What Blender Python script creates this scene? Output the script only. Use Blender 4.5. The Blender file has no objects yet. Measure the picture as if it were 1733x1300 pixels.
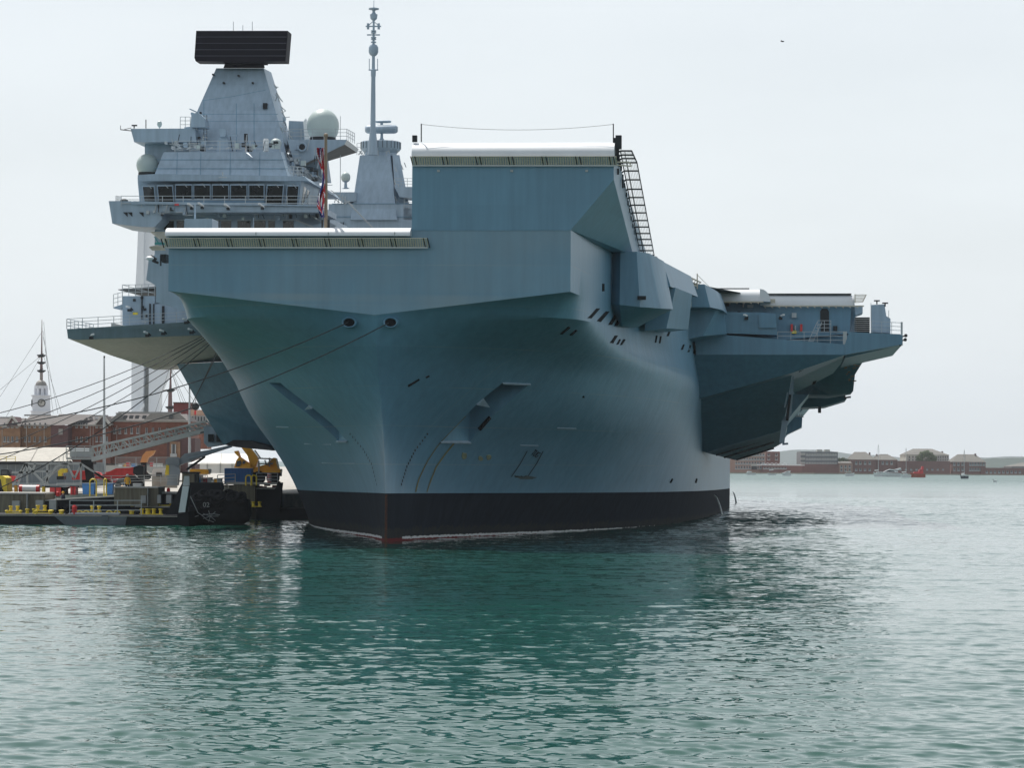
import bpy, bmesh, math, random
import numpy as np
from mathutils import Vector, Matrix
random.seed(7); rng=np.random.RandomState(5)
S=bpy.context.scene; COL=S.collection
R=math.radians
# ---------------------------------------------------------------- camera
PF=5000.; CX=866.5; HY=782.; CH=5.66; ROLL=R(.42)      # focal length (photo px), principal column, horizon row, camera height
cam=bpy.data.cameras.new('camera'); co=bpy.data.objects.new('camera',cam); COL.objects.link(co); S.camera=co
cam.sensor_width=36; cam.lens=36*PF/1733; cam.shift_y=(HY-650)/1733; cam.clip_start=1; cam.clip_end=60000
co.matrix_world=Matrix.Translation((0,0,CH))@Matrix.Rotation(math.pi/2,4,'X')@Matrix.Rotation(ROLL,4,'Z')
S.render.resolution_x=1024; S.render.resolution_y=769
# ---------------------------------------------------------------- sky, sun, exposure
SUN_EL=R(60); SUN_AZ=R(-26)       # azimuth measured from +Y (view direction) towards +X
w=bpy.data.worlds.new('World'); S.world=w; w.use_nodes=True
nt=w.node_tree; bg=nt.nodes['Background']
sky=nt.nodes.new('ShaderNodeTexSky'); sky.sky_type='NISHITA'; sky.sun_disc=False
sky.sun_elevation=SUN_EL; sky.sun_rotation=SUN_AZ; sky.air_density=1.0; sky.dust_density=3.0; sky.ozone_density=1.5
# thin veil of high cloud over the whole sky
tc=nt.nodes.new('ShaderNodeTexCoord'); mp=nt.nodes.new('ShaderNodeMapping'); mp.inputs['Scale'].default_value=(3,3,14); mp.inputs['Rotation'].default_value=(0,R(8),0)
nz=nt.nodes.new('ShaderNodeTexNoise'); nz.inputs['Scale'].default_value=1.6; nz.inputs['Detail'].default_value=6
nt.links.new(tc.outputs['Generated'],mp.inputs['Vector']); nt.links.new(mp.outputs[0],nz.inputs['Vector'])
mr=nt.nodes.new('ShaderNodeMapRange'); mr.inputs[1].default_value=.35; mr.inputs[2].default_value=.75; mr.inputs[3].default_value=-.05; mr.inputs[4].default_value=.07
nt.links.new(nz.outputs['Fac'],mr.inputs[0])
sx=nt.nodes.new('ShaderNodeSeparateXYZ'); nt.links.new(tc.outputs['Generated'],sx.inputs[0])
el=nt.nodes.new('ShaderNodeMapRange'); el.inputs[1].default_value=.0; el.inputs[2].default_value=.75; el.inputs[3].default_value=.86; el.inputs[4].default_value=.30; nt.links.new(sx.outputs[2],el.inputs[0])
ad=nt.nodes.new('ShaderNodeMath'); ad.operation='ADD'; nt.links.new(mr.outputs[0],ad.inputs[0]); nt.links.new(el.outputs[0],ad.inputs[1])
mx=nt.nodes.new('ShaderNodeMix'); mx.data_type='RGBA'; mx.inputs[7].default_value=(10.9,11.6,12.0,1)
nt.links.new(ad.outputs[0],mx.inputs[0]); nt.links.new(sky.outputs[0],mx.inputs[6]); nt.links.new(mx.outputs[2],bg.inputs[0])
bg.inputs[1].default_value=.075
sl=bpy.data.lights.new('sun','SUN'); sl.energy=3.8; sl.angle=R(.6); sl.color=(1,.96,.9)
so=bpy.data.objects.new('sun',sl); COL.objects.link(so)
sd=Vector((math.sin(SUN_AZ)*math.cos(SUN_EL),math.cos(SUN_AZ)*math.cos(SUN_EL),math.sin(SUN_EL)))
so.rotation_euler=sd.to_track_quat('Z','Y').to_euler()
S.cycles.caustics_reflective=True; S.cycles.blur_glossy=1.0
S.view_settings.view_transform='Standard'; S.view_settings.look='None'; S.view_settings.exposure=.24; S.view_settings.gamma=1
# ---------------------------------------------------------------- materials
MATS={}
def mat(name,col,rough=.55,metal=0,var=.12,scale=.6,bump=0.,streak=False,spec=.5,stretch=(1,1,1)):
    if name in MATS: return MATS[name]
    m=bpy.data.materials.new(name); m.use_nodes=True; t=m.node_tree; b=t.nodes['Principled BSDF']
    b.inputs['Roughness'].default_value=rough; b.inputs['Metallic'].default_value=metal; b.inputs['Specular IOR Level'].default_value=spec
    tc=t.nodes.new('ShaderNodeTexCoord'); mp=t.nodes.new('ShaderNodeMapping'); t.links.new(tc.outputs['Object'],mp.inputs[0])
    mp.inputs['Scale'].default_value=stretch
    n=t.nodes.new('ShaderNodeTexNoise'); n.inputs['Scale'].default_value=scale; n.inputs['Detail'].default_value=6; n.inputs['Roughness'].default_value=.65
    t.links.new(mp.outputs[0],n.inputs['Vector'])
    mr=t.nodes.new('ShaderNodeMapRange'); mr.inputs[1].default_value=.3; mr.inputs[2].default_value=.7; mr.inputs[3].default_value=1-var; mr.inputs[4].default_value=1+var
    t.links.new(n.outputs['Fac'],mr.inputs[0]); last=mr.outputs[0]
    if streak:
        mp2=t.nodes.new('ShaderNodeMapping'); mp2.inputs['Scale'].default_value=(2.2,2.2,.12); t.links.new(tc.outputs['Object'],mp2.inputs[0])
        n2=t.nodes.new('ShaderNodeTexNoise'); n2.inputs['Scale'].default_value=1.; n2.inputs['Detail'].default_value=5; t.links.new(mp2.outputs[0],n2.inputs['Vector'])
        mr2=t.nodes.new('ShaderNodeMapRange'); mr2.inputs[1].default_value=.35; mr2.inputs[2].default_value=.7; mr2.inputs[3].default_value=1.04; mr2.inputs[4].default_value=.86
        t.links.new(n2.outputs['Fac'],mr2.inputs[0]); mm=t.nodes.new('ShaderNodeMath'); mm.operation='MULTIPLY'
        t.links.new(last,mm.inputs[0]); t.links.new(mr2.outputs[0],mm.inputs[1]); last=mm.outputs[0]
        # plate by plate tone differences
        dv=t.nodes.new('ShaderNodeVectorMath'); dv.operation='DIVIDE'; dv.inputs[1].default_value=(3.4,6.,2.3); t.links.new(tc.outputs['Object'],dv.inputs[0])
        fl=t.nodes.new('ShaderNodeVectorMath'); fl.operation='FLOOR'; t.links.new(dv.outputs[0],fl.inputs[0])
        wn=t.nodes.new('ShaderNodeTexWhiteNoise'); t.links.new(fl.outputs[0],wn.inputs['Vector'])
        mr3=t.nodes.new('ShaderNodeMapRange'); mr3.inputs[3].default_value=.955; mr3.inputs[4].default_value=1.045; t.links.new(wn.outputs['Value'],mr3.inputs[0])
        m3=t.nodes.new('ShaderNodeMath'); m3.operation='MULTIPLY'; t.links.new(last,m3.inputs[0]); t.links.new(mr3.outputs[0],m3.inputs[1]); last=m3.outputs[0]
    vm=t.nodes.new('ShaderNodeVectorMath'); vm.operation='SCALE'; vm.inputs[0].default_value=col; t.links.new(last,vm.inputs[3])
    t.links.new(vm.outputs[0],b.inputs['Base Color'])
    if bump:
        bp=t.nodes.new('ShaderNodeBump'); bp.inputs['Strength'].default_value=bump; bp.inputs['Distance'].default_value=.1
        t.links.new(n.outputs['Fac'],bp.inputs['Height']); t.links.new(bp.outputs[0],b.inputs['Normal'])
    MATS[name]=m; return m
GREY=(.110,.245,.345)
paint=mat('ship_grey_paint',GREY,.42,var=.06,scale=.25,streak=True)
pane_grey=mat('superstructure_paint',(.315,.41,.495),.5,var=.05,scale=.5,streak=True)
pale_sunlit=mat('pale_sunlit_edge_tone',(.62,.65,.67),.5,var=.05,scale=.4)  # pale tone; high sun on the rolled deck edges is put into the colour
rail_m=mat('rail_metal',(.42,.45,.46),.5,var=.05)
darkm=mat('dark_fittings',(.022,.026,.03),.6,spec=.25)
void=mat('dark_opening',(.006,.008,.01),.9,spec=.1)
black=mat('black_antenna_face',(.008,.007,.012),.6,var=.1,spec=.12)
rubber=mat('black_rubber',(.010,.011,.013),.75,var=.4,scale=2,bump=.6,spec=.25)
glassm=mat('bridge_window_glass',(.018,.017,.012),.08,var=.5,scale=.7)
radome=mat('radome_fibreglass',(.46,.54,.52),.45,var=.04)
netm=mat('catwalk_netting',(.52,.47,.38),.7,var=.15,scale=2)
rustm=mat('rust_stain',(.16,.10,.045),.7,var=.4,scale=3)
yellow=mat('yellow_paint',(.80,.60,.04),.5,var=.25,scale=3)
white=mat('white_paint',(.75,.76,.76),.45,var=.06,scale=.8)
red=mat('red_paint',(.62,.03,.03),.4,var=.2,scale=2)
orange=mat('orange_machine_paint',(.95,.45,.03),.45,var=.15,scale=1)
blue=mat('blue_paint',(.05,.24,.60),.45,var=.15,scale=1.5)
steel=mat('galvanised_steel',(.33,.35,.35),.5,var=.15,scale=1)
ropem=mat('mooring_rope_fibre',(.035,.04,.045),.8,var=.2,scale=4)
slate=mat('slate_roof',(.055,.045,.042),.7,var=.25,scale=1.2)
farslate=mat('harbour_slate_roof',(.13,.125,.11),.8,var=.15,scale=.2)
craneg=mat('crane_grey_paint',(.28,.33,.38),.5,var=.1)
slate2=mat('pale_slate_roof',(.24,.23,.21),.6,var=.15,scale=.8)
brick=mat('red_brick',(.20,.085,.06),.85,var=.3,scale=1.2)
brick2=mat('tan_brick',(.27,.16,.095),.85,var=.25,scale=1.2)
brick3=mat('dark_brick',(.10,.055,.055),.85,var=.2,scale=1.)
stone=mat('pale_stone',(.42,.41,.38),.8,var=.1)
concrete=mat('weathered_concrete',(.42,.40,.36),.85,var=.3,scale=.8,streak=True)
timber=mat('weathered_timber',(.16,.145,.105),.85,var=.4,scale=1.,streak=True,stretch=(5,5,.3))
bargem=mat('dark_barge_steel',(.008,.010,.014),.65,spec=.2,var=.3,scale=.8)
bargeg=mat('grey_barge_steel',(.09,.11,.13),.55,var=.2,scale=.8)
canvas=mat('white_canvas',(.80,.79,.76),.7,var=.04)
farbrick=mat('harbour_brick',(.20,.10,.085),.9,var=.2,scale=.15)
farlit=mat('light_harbour_brick',(.36,.22,.17),.9,var=.15,scale=.15)
fargrey=mat('grey_cladding',(.16,.17,.18),.8,var=.1,scale=.2)
farpale=mat('pale_cladding',(.42,.42,.38),.8,var=.1,scale=.2)
farglass=mat('distant_window_glass',(.05,.055,.06),.3)
winpale=mat('pale_window_frames',(.36,.37,.37),.5,var=.2,scale=.5)
# ---------------------------------------------------------------- mesh helpers
class MB:
    def __init__(s,*mats): s.v=[]; s.f=[]; s.mi=[]; s.mats=list(mats); s.cur=0
    def use(s,m):
        if m not in s.mats: s.mats.append(m)
        s.cur=s.mats.index(m); return s
    def add(s,vs,fs):
        b=len(s.v); s.v+= [tuple(p) for p in vs]; s.f+=[[b+i for i in f] for f in fs]; s.mi+=[s.cur]*len(fs)
    def poly(s,pts): s.add(pts,[list(range(len(pts)))])
    def ext(s,pts,vec):
        n=len(pts); vec=Vector(vec); p=[Vector(q) for q in pts]; q=[a+vec for a in p]
        s.add(p+q,[list(range(n))[::-1],list(range(n,2*n))]+[[i,(i+1)%n,n+(i+1)%n,n+i] for i in range(n)])
    def loft(s,rings,close=True,caps=True):
        n=len(rings[0]); vs=[p for r in rings for p in r]; fs=[]
        for k in range(len(rings)-1):
            for i in range(n if close else n-1):
                j=(i+1)%n; fs.append([k*n+i,k*n+j,(k+1)*n+j,(k+1)*n+i])
        if caps and close: fs+= [list(range(n))[::-1],[(len(rings)-1)*n+i for i in range(n)]]
        s.add(vs,fs)
    def box(s,x0,x1,y0,y1,z0,z1):
        s.ext([(x0,y0,z0),(x1,y0,z0),(x1,y0,z1),(x0,y0,z1)],(0,y1-y0,0))
    def bar(s,p,q,w=.1,h=None):
        p=Vector(p);q=Vector(q);d=(q-p)
        if d.length<1e-6:return
        d.normalize(); u=d.cross(Vector((0,0,1)))
        if u.length<.05:u=Vector((1,0,0))
        u.normalize(); t=u.cross(d); h=h or w; u=u*w/2;t=t*h/2
        s.loft([[a-u-t,a+u-t,a+u+t,a-u+t] for a in(p,q)])
    def tube(s,pts,r,n=6,r2=None):
        pts=[Vector(p) for p in pts]; rings=[]; m=len(pts)
        ref=None
        for i,p in enumerate(pts):
            d=(pts[min(i+1,m-1)]-pts[max(i-1,0)]).normalized()
            if ref is None:
                ref=d.cross(Vector((0,0,1)));
                if ref.length<.05: ref=Vector((1,0,0))
            u=(ref-d*ref.dot(d)).normalized(); ref=u; t=d.cross(u); rr=r if r2 is None else r+(r2-r)*i/(m-1)
            rings.append([p+(u*math.cos(2*math.pi*k/n)+t*math.sin(2*math.pi*k/n))*rr for k in range(n)])
        s.loft(rings)
    def lathe(s,c,prof,n=20,axis='z'):
        c=Vector(c); rings=[]
        for r,h in prof:
            r=max(r,1e-3); ring=[]
            for k in range(n):
                a=2*math.pi*k/n; x,y=r*math.cos(a),r*math.sin(a)
                ring.append(c+Vector({'z':(x,y,h),'y':(x,h,y),'x':(h,x,y)}[axis]))
            rings.append(ring)
        s.loft(rings)
    def ball(s,c,r,n=16,sq=1.): s.lathe(c,[(r*math.sin(math.pi*i/10),-r*sq*math.cos(math.pi*i/10)) for i in range(11)],n)
    def torus(s,c,R_,r,axis='y',n=18,k=8,a0=0,a1=2*math.pi):
        pts=[]
        for i in range(n+1):
            a=a0+(a1-a0)*i/n; x,y=R_*math.cos(a),R_*math.sin(a)
            pts.append(Vector(c)+Vector({'z':(x,y,0),'y':(x,0,y),'x':(0,x,y)}[axis]))
        s.tube(pts,r,k)
    def rail(s,pts,h=1.1,step=1.5,r=.025,nr=3):
        pts=[Vector(p) for p in pts]
        for a,b in zip(pts,pts[1:]):
            L=(b-a).length; n=max(1,round(L/step))
            for i in range(n+1):
                p=a.lerp(b,i/n); s.bar(p,p+Vector((0,0,h)),r*2)
            for k in range(1,nr+1):
                s.bar(a+Vector((0,0,h*k/nr)),b+Vector((0,0,h*k/nr)),r*1.8)
    def pieces(s,gap=.3):
        n=len(s.v); par=list(range(n))
        def fd(i):
            while par[i]!=i: par[i]=par[par[i]]; i=par[i]
            return i
        for f in s.f:
            r=fd(f[0])
            for i in f[1:]: par[fd(i)]=r
        comp={}
        for k,f in enumerate(s.f): comp.setdefault(fd(f[0]),[]).append(k)
        cl=[]
        for fs in comp.values():
            P=np.array([s.v[i] for k in fs for i in s.f[k]],float); cl.append([P.min(0)-gap/2,P.max(0)+gap/2,fs])
        if len(cl)>900: return None
        lo=np.array([c[0] for c in cl]);hi=np.array([c[1] for c in cl]); m=len(cl); pp=list(range(m))
        def f2(i):
            while pp[i]!=i: pp[i]=pp[pp[i]]; i=pp[i]
            return i
        for i in range(m):
            for j in np.nonzero(((lo[i]<=hi)&(hi[i]>=lo)).all(1))[0]: pp[f2(int(j))]=f2(i)
        g={}
        for i in range(m): g.setdefault(f2(i),[]).extend(cl[i][2])
        return list(g.values())
    def build(s,name,parent=None,sharp=32,label=None,split=True):
        if split and parent is not None and len(s.f)<9000:
            g=s.pieces()
            if g and 1<len(g)<=48:
                o=None
                for fs in g:
                    t=MB(); mp={}
                    used=sorted({s.mi[k] for k in fs}); t.mats=[s.mats[u] for u in used]
                    for k in fs:
                        f=[]
                        for i in s.f[k]:
                            if i not in mp: mp[i]=len(t.v); t.v.append(s.v[i])
                            f.append(mp[i])
                        t.f.append(f); t.mi.append(used.index(s.mi[k]))
                    o=t.build(name,parent,sharp,label,split=False)
                return o
        me=bpy.data.meshes.new(name); bm=bmesh.new(); vv=[bm.verts.new(p) for p in s.v]
        for f,mi in zip(s.f,s.mi):
            try: fc=bm.faces.new([vv[i] for i in f]); fc.material_index=mi; fc.smooth=True
            except ValueError: pass
        bmesh.ops.recalc_face_normals(bm,faces=bm.faces)
        for e in bm.edges:
            if len(e.link_faces)!=2 or e.calc_face_angle(9)>R(sharp): e.smooth=False
        bm.to_mesh(me); bm.free()
        for m in s.mats: me.materials.append(m)
        o=bpy.data.objects.new(name,me); COL.objects.link(o)
        if parent is not None: o.parent=parent if isinstance(parent,bpy.types.Object) else parent.o
        if label:o['label']=label
        return o
def tag(o,label=None,cat=None,group=None,kind=None):
    if label:o['label']=label
    if cat:o['category']=cat
    if group:o['group']=group
    if kind:o['kind']=kind
    return o
def ray(px,py):
    u=(px-CX)/PF; v=(py-HY)/PF; c,s=math.cos(ROLL),math.sin(ROLL)
    return u*c+v*s, u*s-v*c
def PW(px,py,D):
    u,t=ray(px,py); return Vector((u*D,D,CH+t*D))
class Thing:
    """an Empty standing at photo column px on ground height z0 at distance D; p() gives points in its own frame"""
    def __init__(s,name,label,cat,px,D,z0=0,group=None):
        s.D=D; w_=PW(px,HY,D); s.loc=Vector((w_.x,D,z0)); s.o=bpy.data.objects.new(name,None); COL.objects.link(s.o)
        s.o.location=s.loc; s.o.empty_display_size=.5; tag(s.o,label,cat,group); s.s=PF/D
    def p(s,px,py,d=0): return PW(px,py,s.D+d)-s.loc
def copy_thing(t,dx,label):
    """copy a thing with its parts and their sub-parts"""
    def rec(o,par):
        c=o.copy(); COL.objects.link(c)
        if par is not None: c.parent=par
        for ch in [k for k in kids if k.parent==o]: rec(ch,c)
        return c
    kids=[k for k in bpy.data.objects if k.parent is not None]
    c=rec(t,None); c.location=Vector(t.location)+Vector(dx); c['label']=label; return c
def text_mesh(txt,size,name,material,parent,M,depth=.01):
    cu=bpy.data.curves.new('txt','FONT'); cu.body=txt; cu.size=size; cu.extrude=depth; cu.align_x='CENTER'; cu.align_y='CENTER'
    ob=bpy.data.objects.new('txt',cu); COL.objects.link(ob); dg=bpy.context.evaluated_depsgraph_get()
    me=bpy.data.meshes.new_from_object(ob.evaluated_get(dg)); bpy.data.objects.remove(ob); me.transform(M)
    me.materials.clear(); me.materials.append(material); o=bpy.data.objects.new(name,me); COL.objects.link(o); o.parent=parent; return o
# ================================================================ THE SHIP
ang=R(5.5); SCA,SSA=math.cos(ang),math.sin(ang)
SF=Vector(((632-CX)/25.,200.,0))
ship=bpy.data.objects.new('aircraft_carrier',None); COL.objects.link(ship); ship.location=SF; ship.rotation_euler=(0,0,-ang)
tag(ship,'huge blue grey aircraft carrier moored bow on with ski jump ramp','warship')
def q(px,py,a=None,l=None,z=None):
    """point of the ship (port, aft, up) that lies at a photo pixel for a given distance aft, offset or height"""
    u,t=ray(px,py); dl=u*SCA-SSA; da=u*SSA+SCA; ol=-SF.x*SCA+SF.y*SSA; oa=-SF.x*SSA-SF.y*SCA
    k=(a-oa)/da if a is not None else ((l-ol)/dl if l is not None else (z-CH)/t)
    return Vector((ol+dl*k,oa+da*k,CH+t*k))
def sbuild(m,name,parent=ship,**k): return m.build(name,parent,**k)
DZ=21.3
DECK=[(0,13.75),(24,15.5),(50,18.8),(62,19.6),(200,19.6),(270,17.5)]
def pchip(x,y,t):
    x=np.asarray(x,float);y=np.asarray(y,float);h=np.diff(x);d=np.diff(y)/h;m=np.zeros(len(x))
    for i in range(1,len(x)-1):
        if d[i-1]*d[i]>0: w1=2*h[i]+h[i-1];w2=h[i]+2*h[i-1];m[i]=(w1+w2)/(w1/d[i-1]+w2/d[i])
    m[0]=d[0];m[-1]=d[-1]; t=np.clip(t,x[0],x[-1]); i=np.clip(np.searchsorted(x,t,side='right')-1,0,len(x)-2)
    s=(t-x[i])/h[i]; return (2*s**3-3*s*s+1)*y[i]+(s**3-2*s*s+s)*h[i]*m[i]+(-2*s**3+3*s*s)*y[i+1]+(s**3-s*s)*h[i]*m[i+1]
STEM=[(-3,5.75),(0,5.75),(3.4,5.9),(4.9,5.6),(6.5,5.1),(8.9,3.85),(10.5,2.9),(12.1,1.95),(13.7,.8),(15.55,0)]
def stem_a(z): return float(pchip([p[0] for p in STEM],[p[1] for p in STEM],z))
def stem_z(a):
    if a>=5.6: return -2.5
    lo,hi=4.5,15.55
    for _ in range(40):
        m=(lo+hi)/2
        if stem_a(m)>a: lo=m
        else: hi=m
    return lo
def side_k(z,port): 
    k=min(max((z-12)/5,0),1); return 1-.034*k if port else 1+.032*k
def smooth(t): t=min(max(t,0),1); return t*t*(3-2*t)
ZL=[-2.5,0,3.4,7.5,12,14.7,15.55]; PL=[1.5,1.45,1.32,1.14,.92,1.0,1.0]; LL=[49,46,39,28,13.1,3.5,1.7]
_bd={}
def deck_b(a):
    k=round(a,3)
    if k not in _bd: _bd[k]=float(pchip([t[0] for t in DECK],[t[1] for t in DECK],k))
    return _bd[k]
def hb(a,z,port=True):
    """half breadth of the hull at distance a aft of the bow plate and height z"""
    Bd=deck_b(a)
    if z>=17.15: return Bd*side_k(z,port)
    if z<=15.55:
        x=a-stem_a(z)
        if x<=0: return 0.
        pe=float(pchip(ZL,PL,z)); Le=float(pchip(ZL,LL,z)); k=smooth((z-8)/7); W=(19.8 if a<200 else 19.8-(a-200)*.05)*(1-k)+Bd*k
        return (W*(1-math.exp(-(x/Le)**pe))+.10*x*math.exp(-x/6)*(1-smooth(z/9)))*side_k(z,port)
    b0=deck_b(0)*(z-15.55)/1.6
    return (b0+(Bd-b0)*(1-math.exp(-a/1.7)))*side_k(z,port)
def hull_hit(px,py,port=True):
    sg=1 if port else -1; prev=None
    for i in range(0,400):
        a=.05+i*.35; P=q(px,py,a=a)
        zin=P.z>max(stem_z(a),-2.5)
        d=(sg*P.x)-hb(a,P.z,port) if zin and P.z<DZ else 99
        if prev is not None and prev[1]>0 and d<=0:
            t=prev[1]/(prev[1]-d) if prev[1]<90 else 1; return q(px,py,a=prev[0]+(a-prev[0])*t)
        prev=(a,d)
    return q(px,py,a=60)
def hull_n(P,port=True):
    sg=1 if port else -1; e=.3; a,z=max(P.y,.4),P.z
    da=(hb(a+e,z,port)-hb(a-e if a>e else a,z,port))/(2*e); dz=(hb(a,z+e,port)-hb(a,z-e,port))/(2*e)
    return Vector((sg,-da,-dz)).normalized()
# hull mesh
hullm=bpy.data.materials.new('hull_paint'); hullm.use_nodes=True
def build_hull_mat():
    t=hullm.node_tree; b=t.nodes['Principled BSDF']; N=t.nodes.new; L=t.links.new
    tc=N('ShaderNodeTexCoord'); sp=N('ShaderNodeSeparateXYZ'); L(tc.outputs['Object'],sp.inputs[0])
    def M(op,a,b_=None,c=None):
        n=N('ShaderNodeMath'); n.operation=op
        for i,v in enumerate((a,b_,c)):
            if v is None: continue
            if isinstance(v,(int,float)): n.inputs[i].default_value=v
            else: L(v,n.inputs[i])
        return n.outputs[0]
    def noise(scale,st,detail=5,rough=.6):
        mp=N('ShaderNodeMapping'); mp.inputs['Scale'].default_value=st; L(tc.outputs['Object'],mp.inputs[0])
        n=N('ShaderNodeTexNoise'); n.inputs['Scale'].default_value=scale; n.inputs['Detail'].default_value=detail; n.inputs['Roughness'].default_value=rough
        L(mp.outputs[0],n.inputs['Vector']); return n.outputs['Fac']
    def mix(f,c1,c2):
        n=N('ShaderNodeMix'); n.data_type='RGBA'
        for i,v in ((0,f),(6,c1),(7,c2)):
            if isinstance(v,(int,float)): n.inputs[i].default_value=v
            elif isinstance(v,tuple): n.inputs[i].default_value=v+(1,)
            else: L(v,n.inputs[i])
        return n.outputs[2]
    def rng_(v,a,b_,c,d):
        n=N('ShaderNodeMapRange'); L(v,n.inputs[0])
        for i,k in enumerate((a,b_,c,d)): n.inputs[i+1].default_value=k
        return n.outputs[0]
    z=sp.outputs[2]; y=sp.outputs[1]; x=sp.outputs[0]
    zc=M('ADD',z,M('MULTIPLY',y,.0055))          # the painted waterlines run out of the water towards the bow
    n1=noise(.22,(1,1,1)); n2=noise(1.,(1.6,1.6,.10),6); n3=noise(2.,(1,1,1),4)
    v=M('MULTIPLY',rng_(n1,.3,.7,.93,1.07),rng_(n2,.35,.75,1.05,.86))
    cx=N('ShaderNodeCombineXYZ'); L(M('FLOOR',M('DIVIDE',z,2.7)),cx.inputs[0]); L(M('FLOOR',M('DIVIDE',M('ADD',y,M('ABSOLUTE',x)),8.)),cx.inputs[1]); L(M('GREATER_THAN',x,0.),cx.inputs[2])
    wn=N('ShaderNodeTexWhiteNoise'); L(cx.outputs[0],wn.inputs['Vector']); v=M('MULTIPLY',v,rng_(wn.outputs['Value'],0,1,.965,1.035))
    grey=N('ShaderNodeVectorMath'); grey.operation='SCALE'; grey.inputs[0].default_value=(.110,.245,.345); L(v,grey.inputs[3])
    # faint weld seams
    sx=M('LESS_THAN',M('FRACT',M('DIVIDE',z,2.7)),.018); sy=M('LESS_THAN',M('FRACT',M('DIVIDE',y,9.)),.004)
    seam=M('MULTIPLY',M('MAXIMUM',sx,sy),rng_(noise(.12,(1,1,1),2),.40,.6,.12,.65))
    g=mix(seam,grey.outputs[0],(.24,.30,.32))
    bt=N('ShaderNodeVectorMath'); bt.operation='SCALE'; bt.inputs[0].default_value=(.012,.017,.025); L(rng_(n2,.3,.75,1.5,.7),bt.inputs[3])
    c=mix(M('GREATER_THAN',zc,3.43),bt.outputs[0],g)
    scum=M('MULTIPLY',M('LESS_THAN',zc,M('ADD',M('MULTIPLY',n2,1.6),.15)),rng_(n3,.3,.6,.2,.8)); c=mix(scum,c,(.035,.036,.032))
    line=M('ADD',M('MULTIPLY',rng_(n3,.3,.7,-1,1),.05),.26)
    onl=M('LESS_THAN',zc,line)
    c=mix(onl,c,(.13,.02,.022))
    wl=M('MULTIPLY',M('MULTIPLY',M('GREATER_THAN',zc,M('SUBTRACT',line,.06)),M('LESS_THAN',zc,M('ADD',line,.10))),M('GREATER_THAN',y,9.5))
    wl=M('MULTIPLY',wl,rng_(n3,.25,.4,.35,1))
    c=mix(wl,c,(.55,.56,.56))
    rust=M('MULTIPLY',M('MULTIPLY',M('LESS_THAN',M('ABSOLUTE',x),.09),M('LESS_THAN',z,3.3)),rng_(n3,.35,.6,.2,1))
    c=mix(rust,c,(.10,.04,.02))
    L(c,b.inputs['Base Color']); b.inputs['Roughness'].default_value=.40; L(M('MULTIPLY_ADD',M('GREATER_THAN',zc,3.43),.48,.06),b.inputs['Specular IOR Level']); L(M('MULTIPLY_ADD',M('GREATER_THAN',zc,3.43),-.38,.78),b.inputs['Roughness'])
    h=M('ADD',M('MULTIPLY',noise(.5,(1.2,.5,.35),3),1.),M('MULTIPLY',noise(1.,(.9,.9,.06),4),.5))
    bp=N('ShaderNodeBump'); bp.inputs['Strength'].default_value=.22; bp.inputs['Distance'].default_value=.25; L(h,bp.inputs['Height']); L(bp.outputs[0],b.inputs['Normal'])
build_hull_mat()
XS=[0,.06,.15,.3,.5,.75,1,1.35,1.7,2.1,2.6,3.2,4,5,6,7,8]+list(range(9,41))+list(range(42,82,2))+list(range(84,121,4))+list(range(130,261,20))+[270]
ZS=list(np.linspace(-2.5,15.55,58))+[15.8,16.1,16.4,16.7,16.95,17.15,19.2,DZ-.55,DZ]
hv=[];hf=[];NX=len(XS);NZ=len(ZS)
for sg in(1,-1):
    for z in ZS:
        s_=stem_a(z) if z<15.55 else 0
        for x in XS:
            a=s_+x*(270-s_)/270.; hv.append((0. if (x==0 and z<=15.551) else sg*hb(a,z,sg>0),a,z))
    base=0 if sg>0 else NX*NZ
    for i in range(NZ-1):
        for j in range(NX-1):
            k=base+i*NX+j; qd=[k,k+1,k+NX+1,k+NX]; hf.append(qd if sg>0 else qd[::-1])
nb=NX*NZ
for i in range(NZ-1): hf.append([i*NX,(i+1)*NX,nb+(i+1)*NX,nb+i*NX]); e=NX-1; hf.append([i*NX+e,nb+i*NX+e,nb+(i+1)*NX+e,(i+1)*NX+e])
for j in range(NX-1): t=(NZ-1)*NX+j; hf.append([t,t+1,nb+t+1,nb+t]); hf.append([j,nb+j,nb+j+1,j+1])
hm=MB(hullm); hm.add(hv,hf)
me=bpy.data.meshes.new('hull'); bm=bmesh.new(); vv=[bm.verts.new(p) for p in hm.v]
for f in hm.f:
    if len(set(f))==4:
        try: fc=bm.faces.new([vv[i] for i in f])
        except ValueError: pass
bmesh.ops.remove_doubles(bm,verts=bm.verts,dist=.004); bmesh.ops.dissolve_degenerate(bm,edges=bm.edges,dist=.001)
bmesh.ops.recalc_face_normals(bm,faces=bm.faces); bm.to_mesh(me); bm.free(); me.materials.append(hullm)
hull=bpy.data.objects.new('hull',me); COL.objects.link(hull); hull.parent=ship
# anchor pockets and hawse holes are cut out of the plating
cut=MB(hullm)
def hq(px,py,port,off=0.):
    P=hull_hit(px,py,port); return P+hull_n(P,port)*off
def wedge(pts,depths,port):
    out=[hq(x,y,port,.6) for x,y in pts]; inn=[hq(x,y,port,-d) for (x,y),d in zip(pts,depths)]
    n=len(pts); cut.add(out+inn,[list(range(n)),list(range(n,2*n))[::-1]]+[[i,(i+1)%n,n+(i+1)%n,n+i] for i in range(n)])
wedge([(851,648),(896,650),(838,700),(795,748),(748,747),(790,702),(815,676)],[3.5,3.5,3.2,.12,.06,2.8,3.5],True)
wedge([(455,648),(474,648),(528,690),(560,716),(586,746),(572,746),(520,700)],[3.5,3.5,3.5,2.5,.06,.06,3.5],False)
cuto=cut.build('cutter'); cuto.parent=ship
hull.modifiers.new('b','BOOLEAN').object=cuto; hull.modifiers['b'].solver='EXACT'
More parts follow.
